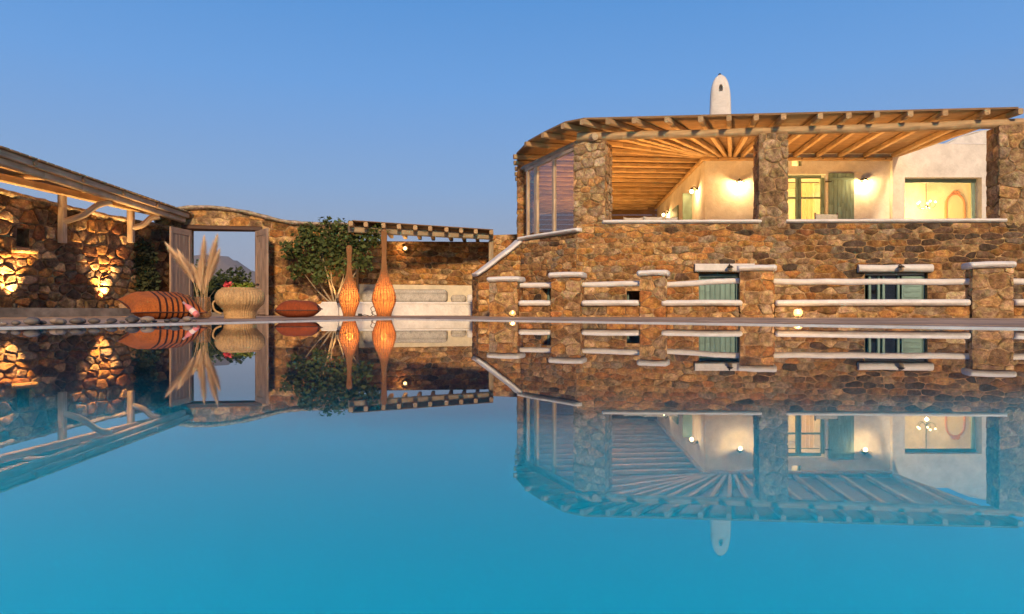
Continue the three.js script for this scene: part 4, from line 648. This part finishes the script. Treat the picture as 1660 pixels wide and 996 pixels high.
// ================================================================== VILLA behind the terrace
const FL = 1.35;                       // terrace floor
scene.getObjectByName('terrace_floor').position.y = FL - 1.2;
const VS = lineMap([5.95, 28], [5.389, 19.3]), VF = lineMap([5.37, 19], [10.6, 19]), VR = lineMap([10.53, 18.88], [16, 18.88]);
const vs = d => (28 - d) * VS.L / 8.7, sideAt = c => { const k = (c - 830) / FOC; return (5.37 - 19 * .0645) / (k - .0645); };
{
  const g = thing('villa', 'whitewashed villa with lit windows behind the timber terrace roof', 'house'), r = mulberry(71);
  const sd = [vs(22.2), vs(20.85), FL, 3.75];
  mesh('side_wall', core({ u0: 0, u1: VS.L, bot: () => -1.2, top: () => 4.85, holes: [sd], map: VS }, .3, 1), M.wallWhite, g);
  const fdoor = [7.35 - 5.37, 8.74 - 5.37, FL, 3.95], fwin = [7.79 - 5.37, 8.07 - 5.37, 4.17, 4.42];
  mesh('front_wall', core({ u0: 0, u1: VF.L, bot: () => -1.2, top: () => 4.85, holes: [fdoor, fwin], map: VF }, .3, 1), M.wallWhite, g);
  const rw = [10.87 - 10.53, 13.0 - 10.53, 1.9, 3.83];
  mesh('wing_wall', core({ u0: 0, u1: VR.L, bot: () => -1.2, top: u => 4.74 + (nD(u * .1, .2) - .5) * .04, holes: [rw], map: VR }, .34, .6), M.wallWhite, g);
  mesh('wing_end_wall', box(15.7, 16, -1.2, 4.7, -27, -19.25, .02), M.wallWhite, g);
  mesh('wall_edge', roundedStrip([VR(.05, 4.74, -.17), VR(2.5, 4.75, -.17), VR(5.45, 4.74, -.17)], .34, .06, r), M.wallWhite, g);
  mesh('roof', slab([[5.7, 19.32], [15.6, 19.32], [15.6, 27], [6.2, 27]], 4.55, 4.8), M.wallWhite, g);
  // rooms
  mesh('room_floor', slab([[5.75, 19.32], [15.65, 19.32], [15.65, 25], [6.1, 25]], FL - .2, FL - .001), M.wood2, g);
  mesh('room_ceiling', slab([[5.75, 19.32], [15.65, 19.32], [15.65, 25], [6.1, 25]], 4.44, 4.54), M.cream, g);
  mesh('room_back_wall', box(6, 10.4, FL, 4.44, -24.2, -24, .01), M.cream, g);
  mesh('partition_wall', box(10.4, 10.6, FL, 4.44, -24.2, -19.33, .01), M.cream, g);
  mesh('room_back_wall', box(10.6, 15.65, FL, 4.44, -21.9, -21.7, .01), M.cream, g);
  // French door
  const fd0 = mesh('french_door', bar(V(7.40, FL, -19.12), V(7.40, 3.93, -19.12), .09, .1, r, 0, V(0, 0, 1)), M.teal, g);
  for (const [x, w] of [[8.69, .09], [7.98, .06], [8.06, .06]]) mesh('door_stile', bar(V(x, FL + .01, -19.12), V(x, 3.86, -19.12), w, .1, r, 0, V(0, 0, 1)), M.teal, fd0);
  for (const y of [3.885, FL + .12, 3.3, 2.35]) mesh('door_rail', bar(V(7.45, y, -19.12), V(8.65, y, -19.12), .06, y > 3.5 ? .09 : y < 2 ? .2 : .05, r), M.teal, fd0);
  for (const [a, b] of [[7.45, 7.95], [8.09, 8.64]]) mesh('pane', box(a, b, FL + .1, 3.84, -19.126, -19.118, .001), M.pane, fd0);
  mesh('door_shutter', (() => { const s = []; return bar(V(9.15, FL + .02, -18.97), V(9.15, 3.94, -18.97), .70, .03, r, 0, V(0, 0, 1)); })(), M.teal, g);
  for (let k = 0; k < 6; k++) mesh('shutter_plank', bar(V(8.86 + k * .116, FL + .02, -18.945), V(8.86 + k * .116, 3.96, -18.945), .108, .02, r, 0, V(0, 0, 1)), M.teal, g);
  for (const y of [3.80, 2.0]) mesh('shutter_batten', bar(V(8.8, y, -18.925), V(9.5, y, -18.925), .02, .07, r), M.teal, g);
  for (const y of [3.72, 2.3]) mesh('shutter_hinge', bar(V(8.70, y, -18.95), V(8.86, y, -18.92), .03, .03, r), M.iron, g);
  mesh('shutter_latch', bar(V(9.47, 2.45, -18.92), V(9.47, 2.6, -18.92), .03, .02, r), M.black, g);
  mesh('high_window', bar(V(7.80, 4.295, -19.12), V(7.83, 4.295, -19.12), .05, .25, r), M.teal, g);
  mesh('high_window', bar(V(8.04, 4.295, -19.12), V(8.07, 4.295, -19.12), .05, .25, r), M.teal, g);
  // large window of the wing
  const bw = mesh('picture_window', bar(V(10.87, 3.78, -19.16), V(13.0, 3.78, -19.16), .08, .10, r), M.teal, g);
  for (const x of [10.9, 12.94]) mesh('window_frame', bar(V(x, 1.95, -19.16), V(x, 3.73, -19.16), .09, .08, r, 0, V(0, 0, 1)), M.teal, bw);
  mesh('window_frame', bar(V(10.87, 1.93, -19.16), V(13.0, 1.93, -19.16), .08, .07, r), M.teal, bw);
  mesh('pane', box(10.94, 12.9, 1.96, 3.73, -19.165, -19.158, .001), M.pane, bw);
  // side door and its shutters
  const nn = VS(0, 0, 1).sub(VS(0, 0, 0));
  for (const u of [sd[0] + .04, (sd[0] + sd[1]) / 2, sd[1] - .04]) mesh('side_door_frame', bar(VS(u, FL, -.1), VS(u, 3.74, -.1), .07, .08, r, 0, nn), M.teal, g);
  mesh('side_door_frame', bar(VS(sd[0], 3.70, -.1), VS(sd[1], 3.70, -.1), .08, .08, r), M.teal, g);
  mesh('side_shutter', bar(VS(vs(23.6), FL, .03), VS(vs(23.6), 3.7, .03), 1.1, .04, r, 0, nn), M.teal, g);
  mesh('side_shutter', bar(VS(sd[1] + .03, 2.55, .03).setY(FL), VS(sd[1] + .03, 3.72, .03), .05, .5, r, 0, nn), M.teal, g);
  mesh('wall_plate', bar(V(5.25, 4.345, -18.93), V(10.62, 4.345, -18.93), .10, .09, r, .004), M.wood, g);
  mesh('wall_plate', bar(VS(0, 4.345, .07), VS(VS.L + .3, 4.345, .07), .10, .09, r, .004), M.wood, g);
  for (let k = 0; k < 9; k++) mesh('plate_bolt', new THREE.CylinderGeometry(.018, .018, .02, 8).rotateX(Math.PI / 2).translate(5.7 + k * .58, 4.345, -18.875), M.iron, g);
  settle(g);
  const w2 = thing('rear_wing', 'plain whitewashed block with sloping top rising behind the villa wing', 'house'), W2 = lineMap([13.9, 23], [20, 23]);
  mesh('wall', core({ u0: 0, u1: W2.L, bot: () => -.3, top: lerpTab([[0, 5.2], [.5, 5.62], [1.2, 5.98], [2, 6.2], [7, 6.3]]), map: W2 }, 3, .2), M.wallWhite, w2);
  mesh('parapet', roundedStrip([W2(.1, 5.3, -.15), W2(.5, 5.63, -.15), W2(1.2, 5.99, -.15), W2(2, 6.21, -.15), W2(6, 6.29, -.15)], .3, .06, r), M.wallWhite, w2); settle(w2);
}
{ // chimney
  const c = thing('chimney', 'tall whitewashed chimney with rounded top and small smoke opening', 'chimney'), d = 21.4, k = d / FOC, x = sx(1168, d), y0 = 4.81, h = hy(122, d) - y0;
  const P = [], UV = [], I = [], n = 26, S = 24, prof = f => { const t = clamp((f - .72) / .28) * .985; return [(.375 - .09 * f) * Math.sqrt(1 - t ** 2.2), (.30 - .05 * f) * Math.sqrt(1 - t ** 3)]; };
  for (let j = 0; j <= n; j++) { const f = j / n, [a, b] = prof(f), e = 3.2 + 0 * f; for (let i = 0; i <= S; i++) { const t = i / S * Math.PI * 2, cx = Math.cos(t), cz = Math.sin(t), X = Math.sign(cx) * Math.abs(cx) ** (2 / (e * 1.6)), Z = Math.sign(cz) * Math.abs(cz) ** (2 / (e * 1.6)); P.push(X * a, f * h, Z * b); UV.push(i / S * 2, f * h); } }
  for (let j = 0; j < n; j++) for (let i = 0; i < S; i++) { const A = j * (S + 1) + i, B = A + S + 1; I.push(A, B, A + 1, A + 1, B, B + 1); }
  const q = P.length / 3; P.push(0, h * 1.004, 0); UV.push(0, 0); for (let i = 0; i < S; i++) I.push(n * (S + 1) + i, q, n * (S + 1) + i + 1);
  const g = new THREE.BufferGeometry(); g.setAttribute('position', new THREE.Float32BufferAttribute(P, 3)); g.setAttribute('uv', new THREE.Float32BufferAttribute(UV, 2)); g.setIndex(I);
  const b0 = P.length / 3; P.push(0, 0, 0); UV.push(0, 0); for (let i = 0; i < S; i++) I.push(i + 1, b0, i);
  g.setAttribute('position', new THREE.Float32BufferAttribute(P, 3)); g.setAttribute('uv', new THREE.Float32BufferAttribute(UV, 2)); g.setIndex(I); const turn = -.32;
  const s = new THREE.Shape([[-.055, -.12], [.055, -.12], [.06, .02], [.035, .09], [0, .11], [-.035, .09], [-.06, .02]].map(p => new THREE.Vector2(...p))), o = new THREE.ExtrudeGeometry(s, { depth: .5, bevelEnabled: false }); o.translate(.02, h * .83, .02);
  const A = new Brush(toCreasedNormals(g, .6)), B = new Brush(o), ev = new Evaluator(); ev.attributes = ['position', 'normal', 'uv']; ev.useGroups = false; A.updateMatrixWorld(); B.updateMatrixWorld();
  const cut = ev.evaluate(A, B, SUBTRACTION).geometry; mesh('stack', cut.rotateY(turn).translate(x, y0, -d), M.wallWhite, c);
  mesh('vent_cap', new THREE.SphereGeometry(.05, 12, 8).translate(x - .02, y0 + h + .01, -d), M.black, c); settle(c);
}

// ---- timber roof over the terrace: rafters fan round the corner of the villa
{
  const g = thing('terrace_pergola', 'timber terrace roof whose rafters fan out around the villa corner', 'pergola'), r = mulberry(99);
  const Z = 4.205, ZI = 4.455, raf = [], eave = c => meet(c, [1.26, 14.72], [10.42, 13.9]);
  for (let d = 27.9; d >= 17.3; d -= .76) raf.push([[.03 + .03 * (d - 17.4), d], [5.37 + .0645 * Math.max(0, d + 1.6 - 19) + .05, Math.max(19.2, d + 1.6)]]);
  for (const [c, d, i] of [[853, 16.66, 19.1], [880, 15.8, 19.02], [912, 15.0, 18.98]]) raf.push([[sx(c, d), d], [5.36 + (19.1 - i) * .3, i]]);
  for (const [c, i] of [[944, 1147], [986, 1152], [1029, 1160], [1082, 1169], [1136, 1177], [1182, 1184], [1226, 1191], [1270, 1203], [1330, 1250], [1376, 1288], [1422, 1325], [1476, 1361], [1532, 1402], [1600, 1447], [1655, 1449.5]]) { const e = eave(c); raf.push([e, [sx(i, 19.0), 19.0]]); }
  raf.pop(); raf.push([eave(1655), [sx(1451, 19), 18.98]]);
  const ends = raf.map(([a, b]) => [V(a[0], Z, -a[1]), V(b[0], ZI, -b[1])]);
  ends.forEach(([a, b], i) => mesh('rafter', bar(a.clone().add(b.clone().sub(a).normalize().multiplyScalar(-.04 * r())), b, .105, .12, r, .008), r() < .5 ? M.wood : M.wood2, g));
  for (let i = 0; i < ends.length - 1; i++) { // boarding between neighbouring rafters
    const [a, b] = ends[i], [c, d] = ends[i + 1], lo = .066, hi = .105, P = [], UV = [], n = 8;
    const at = (f, s, y) => a.clone().lerp(b, f).lerp(c.clone().lerp(d, f), s).add(V(0, y, 0)), put = (...q) => { for (const k of [0, 1, 2, 0, 2, 3]) { const [p, u] = q[k]; P.push(p.x, p.y, p.z); UV.push(...u); } };
    for (let k = 0; k < n; k++) { const f0 = .012 + k / n * .988, f1 = .012 + (k + 1) / n * .988, L = a.distanceTo(b), W = a.distanceTo(c), U = (f, s) => [s * W + i * .37, f * L];
      put([at(f0, 0, lo), U(f0, 0)], [at(f1, 0, lo), U(f1, 0)], [at(f1, 1, lo), U(f1, 1)], [at(f0, 1, lo), U(f0, 1)]); put([at(f0, 0, hi), U(f0, 0)], [at(f0, 1, hi), U(f0, 1)], [at(f1, 1, hi), U(f1, 1)], [at(f1, 0, hi), U(f1, 0)]); }
    put([at(.012, 0, lo), [0, 0]], [at(.012, 1, lo), [.8, 0]], [at(.012, 1, hi), [.8, .04]], [at(.012, 0, hi), [0, .04]]);
    const gm = new THREE.BufferGeometry(); gm.setAttribute('position', new THREE.Float32BufferAttribute(P, 3)); gm.setAttribute('uv', new THREE.Float32BufferAttribute(UV, 2)); gm.computeVertexNormals(); mesh('roof_boarding', gm, i % 2 ? M.board : M.board2, g);
  }
  const A = V(1.72, 4.0, -15.22), D = V(.36, 4.0, -18.35);
  mesh('front_beam', log(A.clone().add(V(-.28, .005, .04)), V(5.62, 4.015, -14.78), .095, r, .008, 12), M.wood, g);
  mesh('front_beam', log(V(5.60, 4.02, -14.76), V(11.0, 4.03, -14.12), .095, r, .008, 12), M.wood, g);
  mesh('corner_beam', log(A.clone().add(V(.1, -.03, .25)), D.clone().add(V(-.05, -.03, -.1)), .085, r, .008, 12), M.woodPale, g);
  mesh('side_beam', log(D, V(.75, 4.0, -28), .09, r, .01, 10), M.wood, g);
  settle(g);
}
{ // far end of the terrace: low timber gable with white slats
  const g = thing('terrace_end_screen', 'dark timber screen closing the far end of the covered terrace', 'screen'), r = mulberry(12);
  for (let k = 0; k < 16; k++) mesh('slat', bar(V(.3, FL + .1 + k * .2, -28.6), V(6.2, FL + .1 + k * .2, -28.6), .03, .19, r, .004), M.board2, g);
  for (const x of [.85, 3.4, 5.95]) mesh('post', bar(V(x, FL, -28.68), V(x, 4.4, -28.68), .1, .1, r, 0, V(0, 0, 1)), M.board2, g); settle(g);
}
{ // glass wind screen round the corner
  const g = thing('glass_screen', 'pale timber framed glass wind screen between two stone pillars', 'screen'), r = mulberry(13), S0 = [.33, 17.8], S1 = [1.47, 15.25];
  const at = c => meet(c, S0, S1), P = (c, y) => { const p = at(c); return V(p[0], y, -p[1]); }, base = c => lerpTab([[850, 2.04], [870, 2.04], [936, 1.97]])(c);
  const e = V(S1[0] - S0[0], 0, -(S1[1] - S0[1])).normalize(), nrm = V(-e.z, 0, e.x);
  for (const [c, w] of [[856, .09], [870, .16], [898.5, .11], [934, .06]]) mesh('frame_post', bar(P(c, base(c) - .5), P(c, 3.74), w, .08, r, .003, nrm), M.woodPale, g);
  mesh('frame_head', bar(P(853, 3.78), P(935.5, 3.78), .08, .08, r, .003), M.woodPale, g);
  for (const [a, b] of [[859, 866], [874.5, 896], [901, 932.5]]) { const p = P(a, 0), q = P(b, 0), L = p.distanceTo(q), m = p.clone().lerp(q, .5), gg = new THREE.BoxGeometry(L, 2.2, .008); gg.rotateY(Math.atan2(-e.z, e.x)); mesh('pane', gg.translate(m.x, 2.64, m.z), M.pane, g); }
  settle(g);
}
// ---- lamps on the villa
function sconce(label, p, n, power) { // p on the wall, n outwards
  const t = thing('wall_sconce', label, 'wall lamp', 'lit wall lamps of the terrace'), q = p.clone().addScaledVector(n, .17), put = (g, o = q) => g.translate(o.x, o.y, o.z);
  const bp = lathe([[.001, .0], [.05, .0], [.055, .012], [.03, .03]], 18); bp.applyQuaternion(new THREE.Quaternion().setFromUnitVectors(V(0, 1, 0), n)); mesh('backplate', put(bp, p.clone().add(V(0, .07, 0))), M.iron, t);
  mesh('arm', tube([p.clone().add(V(0, .07, 0)).addScaledVector(n, .02), p.clone().add(V(0, .14, 0)).addScaledVector(n, .10), q.clone().add(V(0, .10, 0))], .011, 16, 6), M.iron, t);
  mesh('lamp_hood', put(lathe([[.001, .11], [.025, .105], [.045, .085], [.075, .06], [.12, .045], [.118, .04], [.07, .052], [.02, .08]], 24)), M.iron, t);
  mesh('bulb', put(new THREE.SphereGeometry(.055, 18, 12)), glow([1, .72, .34], 16), t); settle(t);
  point(col(1, .60, .22), power, q.clone().add(V(0, -.005, 0)), scene, 2.5);
}
sconce('lit wall lamp on the villa front beside the green shutter', V(sx(1398, 19), hy(297, 19), -18.995), V(0, 0, 1), 5);
sconce('lit wall lamp on the villa front between the corner and the stone pillar', V(sx(1197, 19), hy(299, 19), -18.995), V(0, 0, 1), 5);
sconce('lit wall lamp on the villa side beside the corner', VS(vs(19.95), hy(310, 19.9), .004), VS(0, 0, 1).sub(VS(0, 0, 0)), 5);
sconce('lit wall lamp far along the villa side, beyond the shutters', VS(vs(25.2), hy(347, 25), .004), VS(0, 0, 1).sub(VS(0, 0, 0)), 5);
for (const [x, d, i] of [[3.6, 16.6, 2.2], [8.2, 16.2, 1.6], [3.1, 20.5, 1.8], [3.4, 24.5, 1.2]]) { // unseen uplighters added behind the parapet to brighten the terrace ceiling
  const t = thing('added_uplighter', 'unseen bowl uplighter added behind the parapet to brighten the terrace ceiling', 'floor lamp', 'added uplighters on the terrace');
  mesh('bowl', lathe([[.001, 0], [.09, 0], [.05, .03], [.05, .12], [.15, .22], [.16, .26], [.14, .25], [.05, .14]], 24).translate(x, FL + .001, -d), M.iron, t);
  mesh('bulb', new THREE.SphereGeometry(.05, 14, 10).translate(x, FL + .22, -d), glow([1, .68, .3], 12), t); settle(t);
  spot(col(1, .46, .11), i * 27, V(x, FL + .29, -d), V(x + .3, 4.4, -d - .8), 1.25, scene, 3);
}
// ---- inside the lit rooms
function roomLamp(label, p, power, arms) {
  const t = thing('chandelier', label, 'chandelier', 'wrought iron lamps in the rooms');
  mesh('rod', new THREE.CylinderGeometry(.01, .01, 4.43 - p.y, 8).translate(p.x, (4.43 + p.y) / 2, p.z), M.iron, t);
  for (let k = 0; k < arms; k++) { const a = k / arms * 6.283 + .4, c = Math.cos(a), s = Math.sin(a); mesh('arm', tube([p.clone(), V(p.x + c * .10, p.y - .12, p.z + s * .10), V(p.x + c * .22, p.y - .08, p.z + s * .22), V(p.x + c * .24, p.y + .02, p.z + s * .24)], .009, 16, 6), M.iron, t); mesh('bulb', new THREE.SphereGeometry(.03, 12, 8).translate(p.x + c * .24, p.y + .06, p.z + s * .24), glow([1, .78, .42], 10), t); }
  settle(t); point(col(1, .66, .23), power, p.clone().add(V(0, -.22, .03)), scene, 1.5);
}
roomLamp('wrought iron chandelier glowing inside the large window', V(sx(1505, 20.5), 3.35, -20.6), 22, 5);
roomLamp('wrought iron chandelier inside the room of the French door', V(8.3, 3.7, -21.5), 42, 5);
{
  const m = thing('arched_mirror', 'tall arched mirror with carved gilt frame inside the large window', 'mirror'), x = sx(1551, 21.6), z = -21.66, w = .29;
  const pts = []; pts.push(V(x - w, 1.9, z)); for (let i = 0; i <= 14; i++) { const a = Math.PI * (1 - i / 14); pts.push(V(x + Math.cos(a) * w, 3.5 + Math.sin(a) * w * 1.2, z)); } pts.push(V(x + w, 1.9, z));
  mesh('carved_frame', new THREE.TubeGeometry(new THREE.CatmullRomCurve3(pts, false, 'centripetal'), 60, .036, 8), std([.50, .22, .06], { roughness: .5 }), m);
  mesh('crest', tube([V(x - .12, 3.85, z + .03), V(x - .05, 3.92, z + .03), V(x, 3.89, z + .03), V(x + .05, 3.92, z + .03), V(x + .12, 3.85, z + .03)], .035, 24, 8), std([.50, .22, .06], { roughness: .5 }), m);
  const s = new THREE.Shape(); s.moveTo(-w, 1.9); s.lineTo(-w, 3.5); s.absellipse(0, 3.5, w, w * 1.2, Math.PI, 0, true); s.lineTo(w, 1.9); const g = new THREE.ExtrudeGeometry(s, { depth: .01, bevelEnabled: false }); mesh('mirror_glass', g.translate(x, 0, z - .02), std([.8, .72, .5], { metalness: .3, roughness: .15 }), m); settle(m);  // reflection of the cream room is put into the glass colour
  const c = thing('curtain', 'warm cream curtain hanging inside the French door', 'curtain'), P = new THREE.PlaneGeometry(.42, 2.4, 40, 1), p = P.attributes.position; for (let i = 0; i < p.count; i++) p.setZ(i, Math.sin(p.getX(i) * 55) * .03); P.computeVertexNormals();
  mesh('cloth', P.translate(8.42, FL + 1.22, -19.45), phys([.85, .68, .44], { transmission: .35, roughness: 1, thickness: 0, side: THREE.DoubleSide }), c); mesh('rail', new THREE.CylinderGeometry(.012, .012, 1.4, 8).rotateZ(Math.PI / 2).translate(8.05, FL + 2.44, -19.45), M.iron, c); settle(c);
  const sh = thing('wall_shelf', 'white stepped shelf niche on the back wall behind the French door', 'shelf'); for (let k = 0; k < 4; k++) mesh('board', box(8.2, 9.1, 2.0 + k * .42, 2.05 + k * .42, -23.98, -23.7, .01), M.wallWhite, sh); for (const x of [8.17, 9.1]) mesh('upright', box(x, x + .04, 1.4, 3.5, -23.98, -23.69, .01), M.wallWhite, sh); settle(sh);
}
// ---- terrace furniture showing over the parapet
{
  const r = mulberry(400), s = thing('terrace_sofa', 'built-in white sofa behind the terrace parapet', 'sofa'), P = (c, w, y) => FW(fu(c), y, w);
  mesh('seat', (() => { const q = (c, w) => { const p = P(c, w, 0); return [p.x, -p.z]; }; return slab([q(1000, -.62), q(1115, -.62), q(1115, -1.35), q(1000, -1.35)], FL + .001, FL + .4); })(), M.linen, s);
  mesh('backrest', bar(P(1000, -.56, FL + .45), P(1115, -.56, FL + .45), .1, .6, r), M.linen, s); settle(s);
  for (const [a, b, y] of [[1013, 1046, 353], [1047, 1080, 351.5], [1083, 1104, 352.5]]) { const t = thing('sofa_pillow', 'plump cream pillow leaning on the terrace sofa back', 'pillow', 'pillows on the terrace sofa'), m = P((a + b) / 2, -.75, 0), d = -m.z, w = (b - a) / FOC * d, top = hy(y, d), g = pillow(w, .62, .2, .08).rotateX(-1.35); g.computeBoundingBox(); g.translate(m.x, top - g.boundingBox.max.y, m.z); mesh('cover', g, M.canvas, t); mesh('piping', tube([V(m.x - w * .45, top - .025, m.z), V(m.x, top - .012, m.z), V(m.x + w * .45, top - .025, m.z)], .006, 16, 6), M.canvas, t); settle(t); }
  const chair = (label, c, off, turn, back) => { const t = thing('director_chair', label, 'chair', 'folding canvas chairs on the terrace'), rr = mulberry(9), b = [];
    const m = P(c, off, 0), L = (x, y, z) => V(x, y, z).applyAxisAngle(V(0, 1, 0), turn).add(V(m.x, FL, m.z)), w = .28;
    mesh('back_canvas', (() => { const g = new RoundedBoxGeometry(.56, .2, .02, 2, .008), p = g.attributes.position; for (let i = 0; i < p.count; i++) p.setZ(i, p.getZ(i) - .03 * (1 - (p.getX(i) / .28) ** 2)); g.computeVertexNormals(); g.translate(0, back - .11, -.24); g.rotateY(turn); return g.translate(m.x, FL, m.z); })(), M.canvas, t);
    mesh('seat_canvas', (() => { const g = new RoundedBoxGeometry(.52, .015, .42, 2, .006); g.translate(0, .46, 0); g.rotateY(turn); return g.translate(m.x, FL, m.z); })(), M.canvas, t);
    for (const sg of [-1, 1]) { mesh('back_post', bar(L(sg * w, .6, -.24), L(sg * w, back + .02, -.25), .03, .03, rr, 0, V(0, 0, 1)), M.darkWood, t); mesh('armrest', bar(L(sg * w, .64 + back - .95, -.26), L(sg * w, .64 + back - .95, .26), .055, .025, rr), M.darkWood, t); mesh('leg', bar(L(sg * w, .02, .2), L(sg * w, .64 + back - .96, .2), .035, .03, rr, 0, V(0, 0, 1)), M.darkWood, t); mesh('leg', bar(L(sg * w, .02, -.2), L(sg * w, .64 + back - .96, -.2), .035, .03, rr, 0, V(0, 0, 1)), M.darkWood, t); mesh('cross_brace', bar(L(-w, .04, sg * .18), L(w, .44, sg * .18), .03, .025, rr), M.darkWood, t); }
    settle(t); };
  chair('folding canvas chair before the green shutter', 1385, -1.3, .15, 1.04);
  chair('folding canvas chair half hidden behind the grey tan stone pillar', 1284, -1.5, -.5, 1.0);
}
scene.fog = new THREE.FogExp2(0xc8d8ec, .00008);
scene.traverse(o => { if (o.isMesh) o.castShadow = o.receiveShadow = true; });
renderer.render(scene, camera);
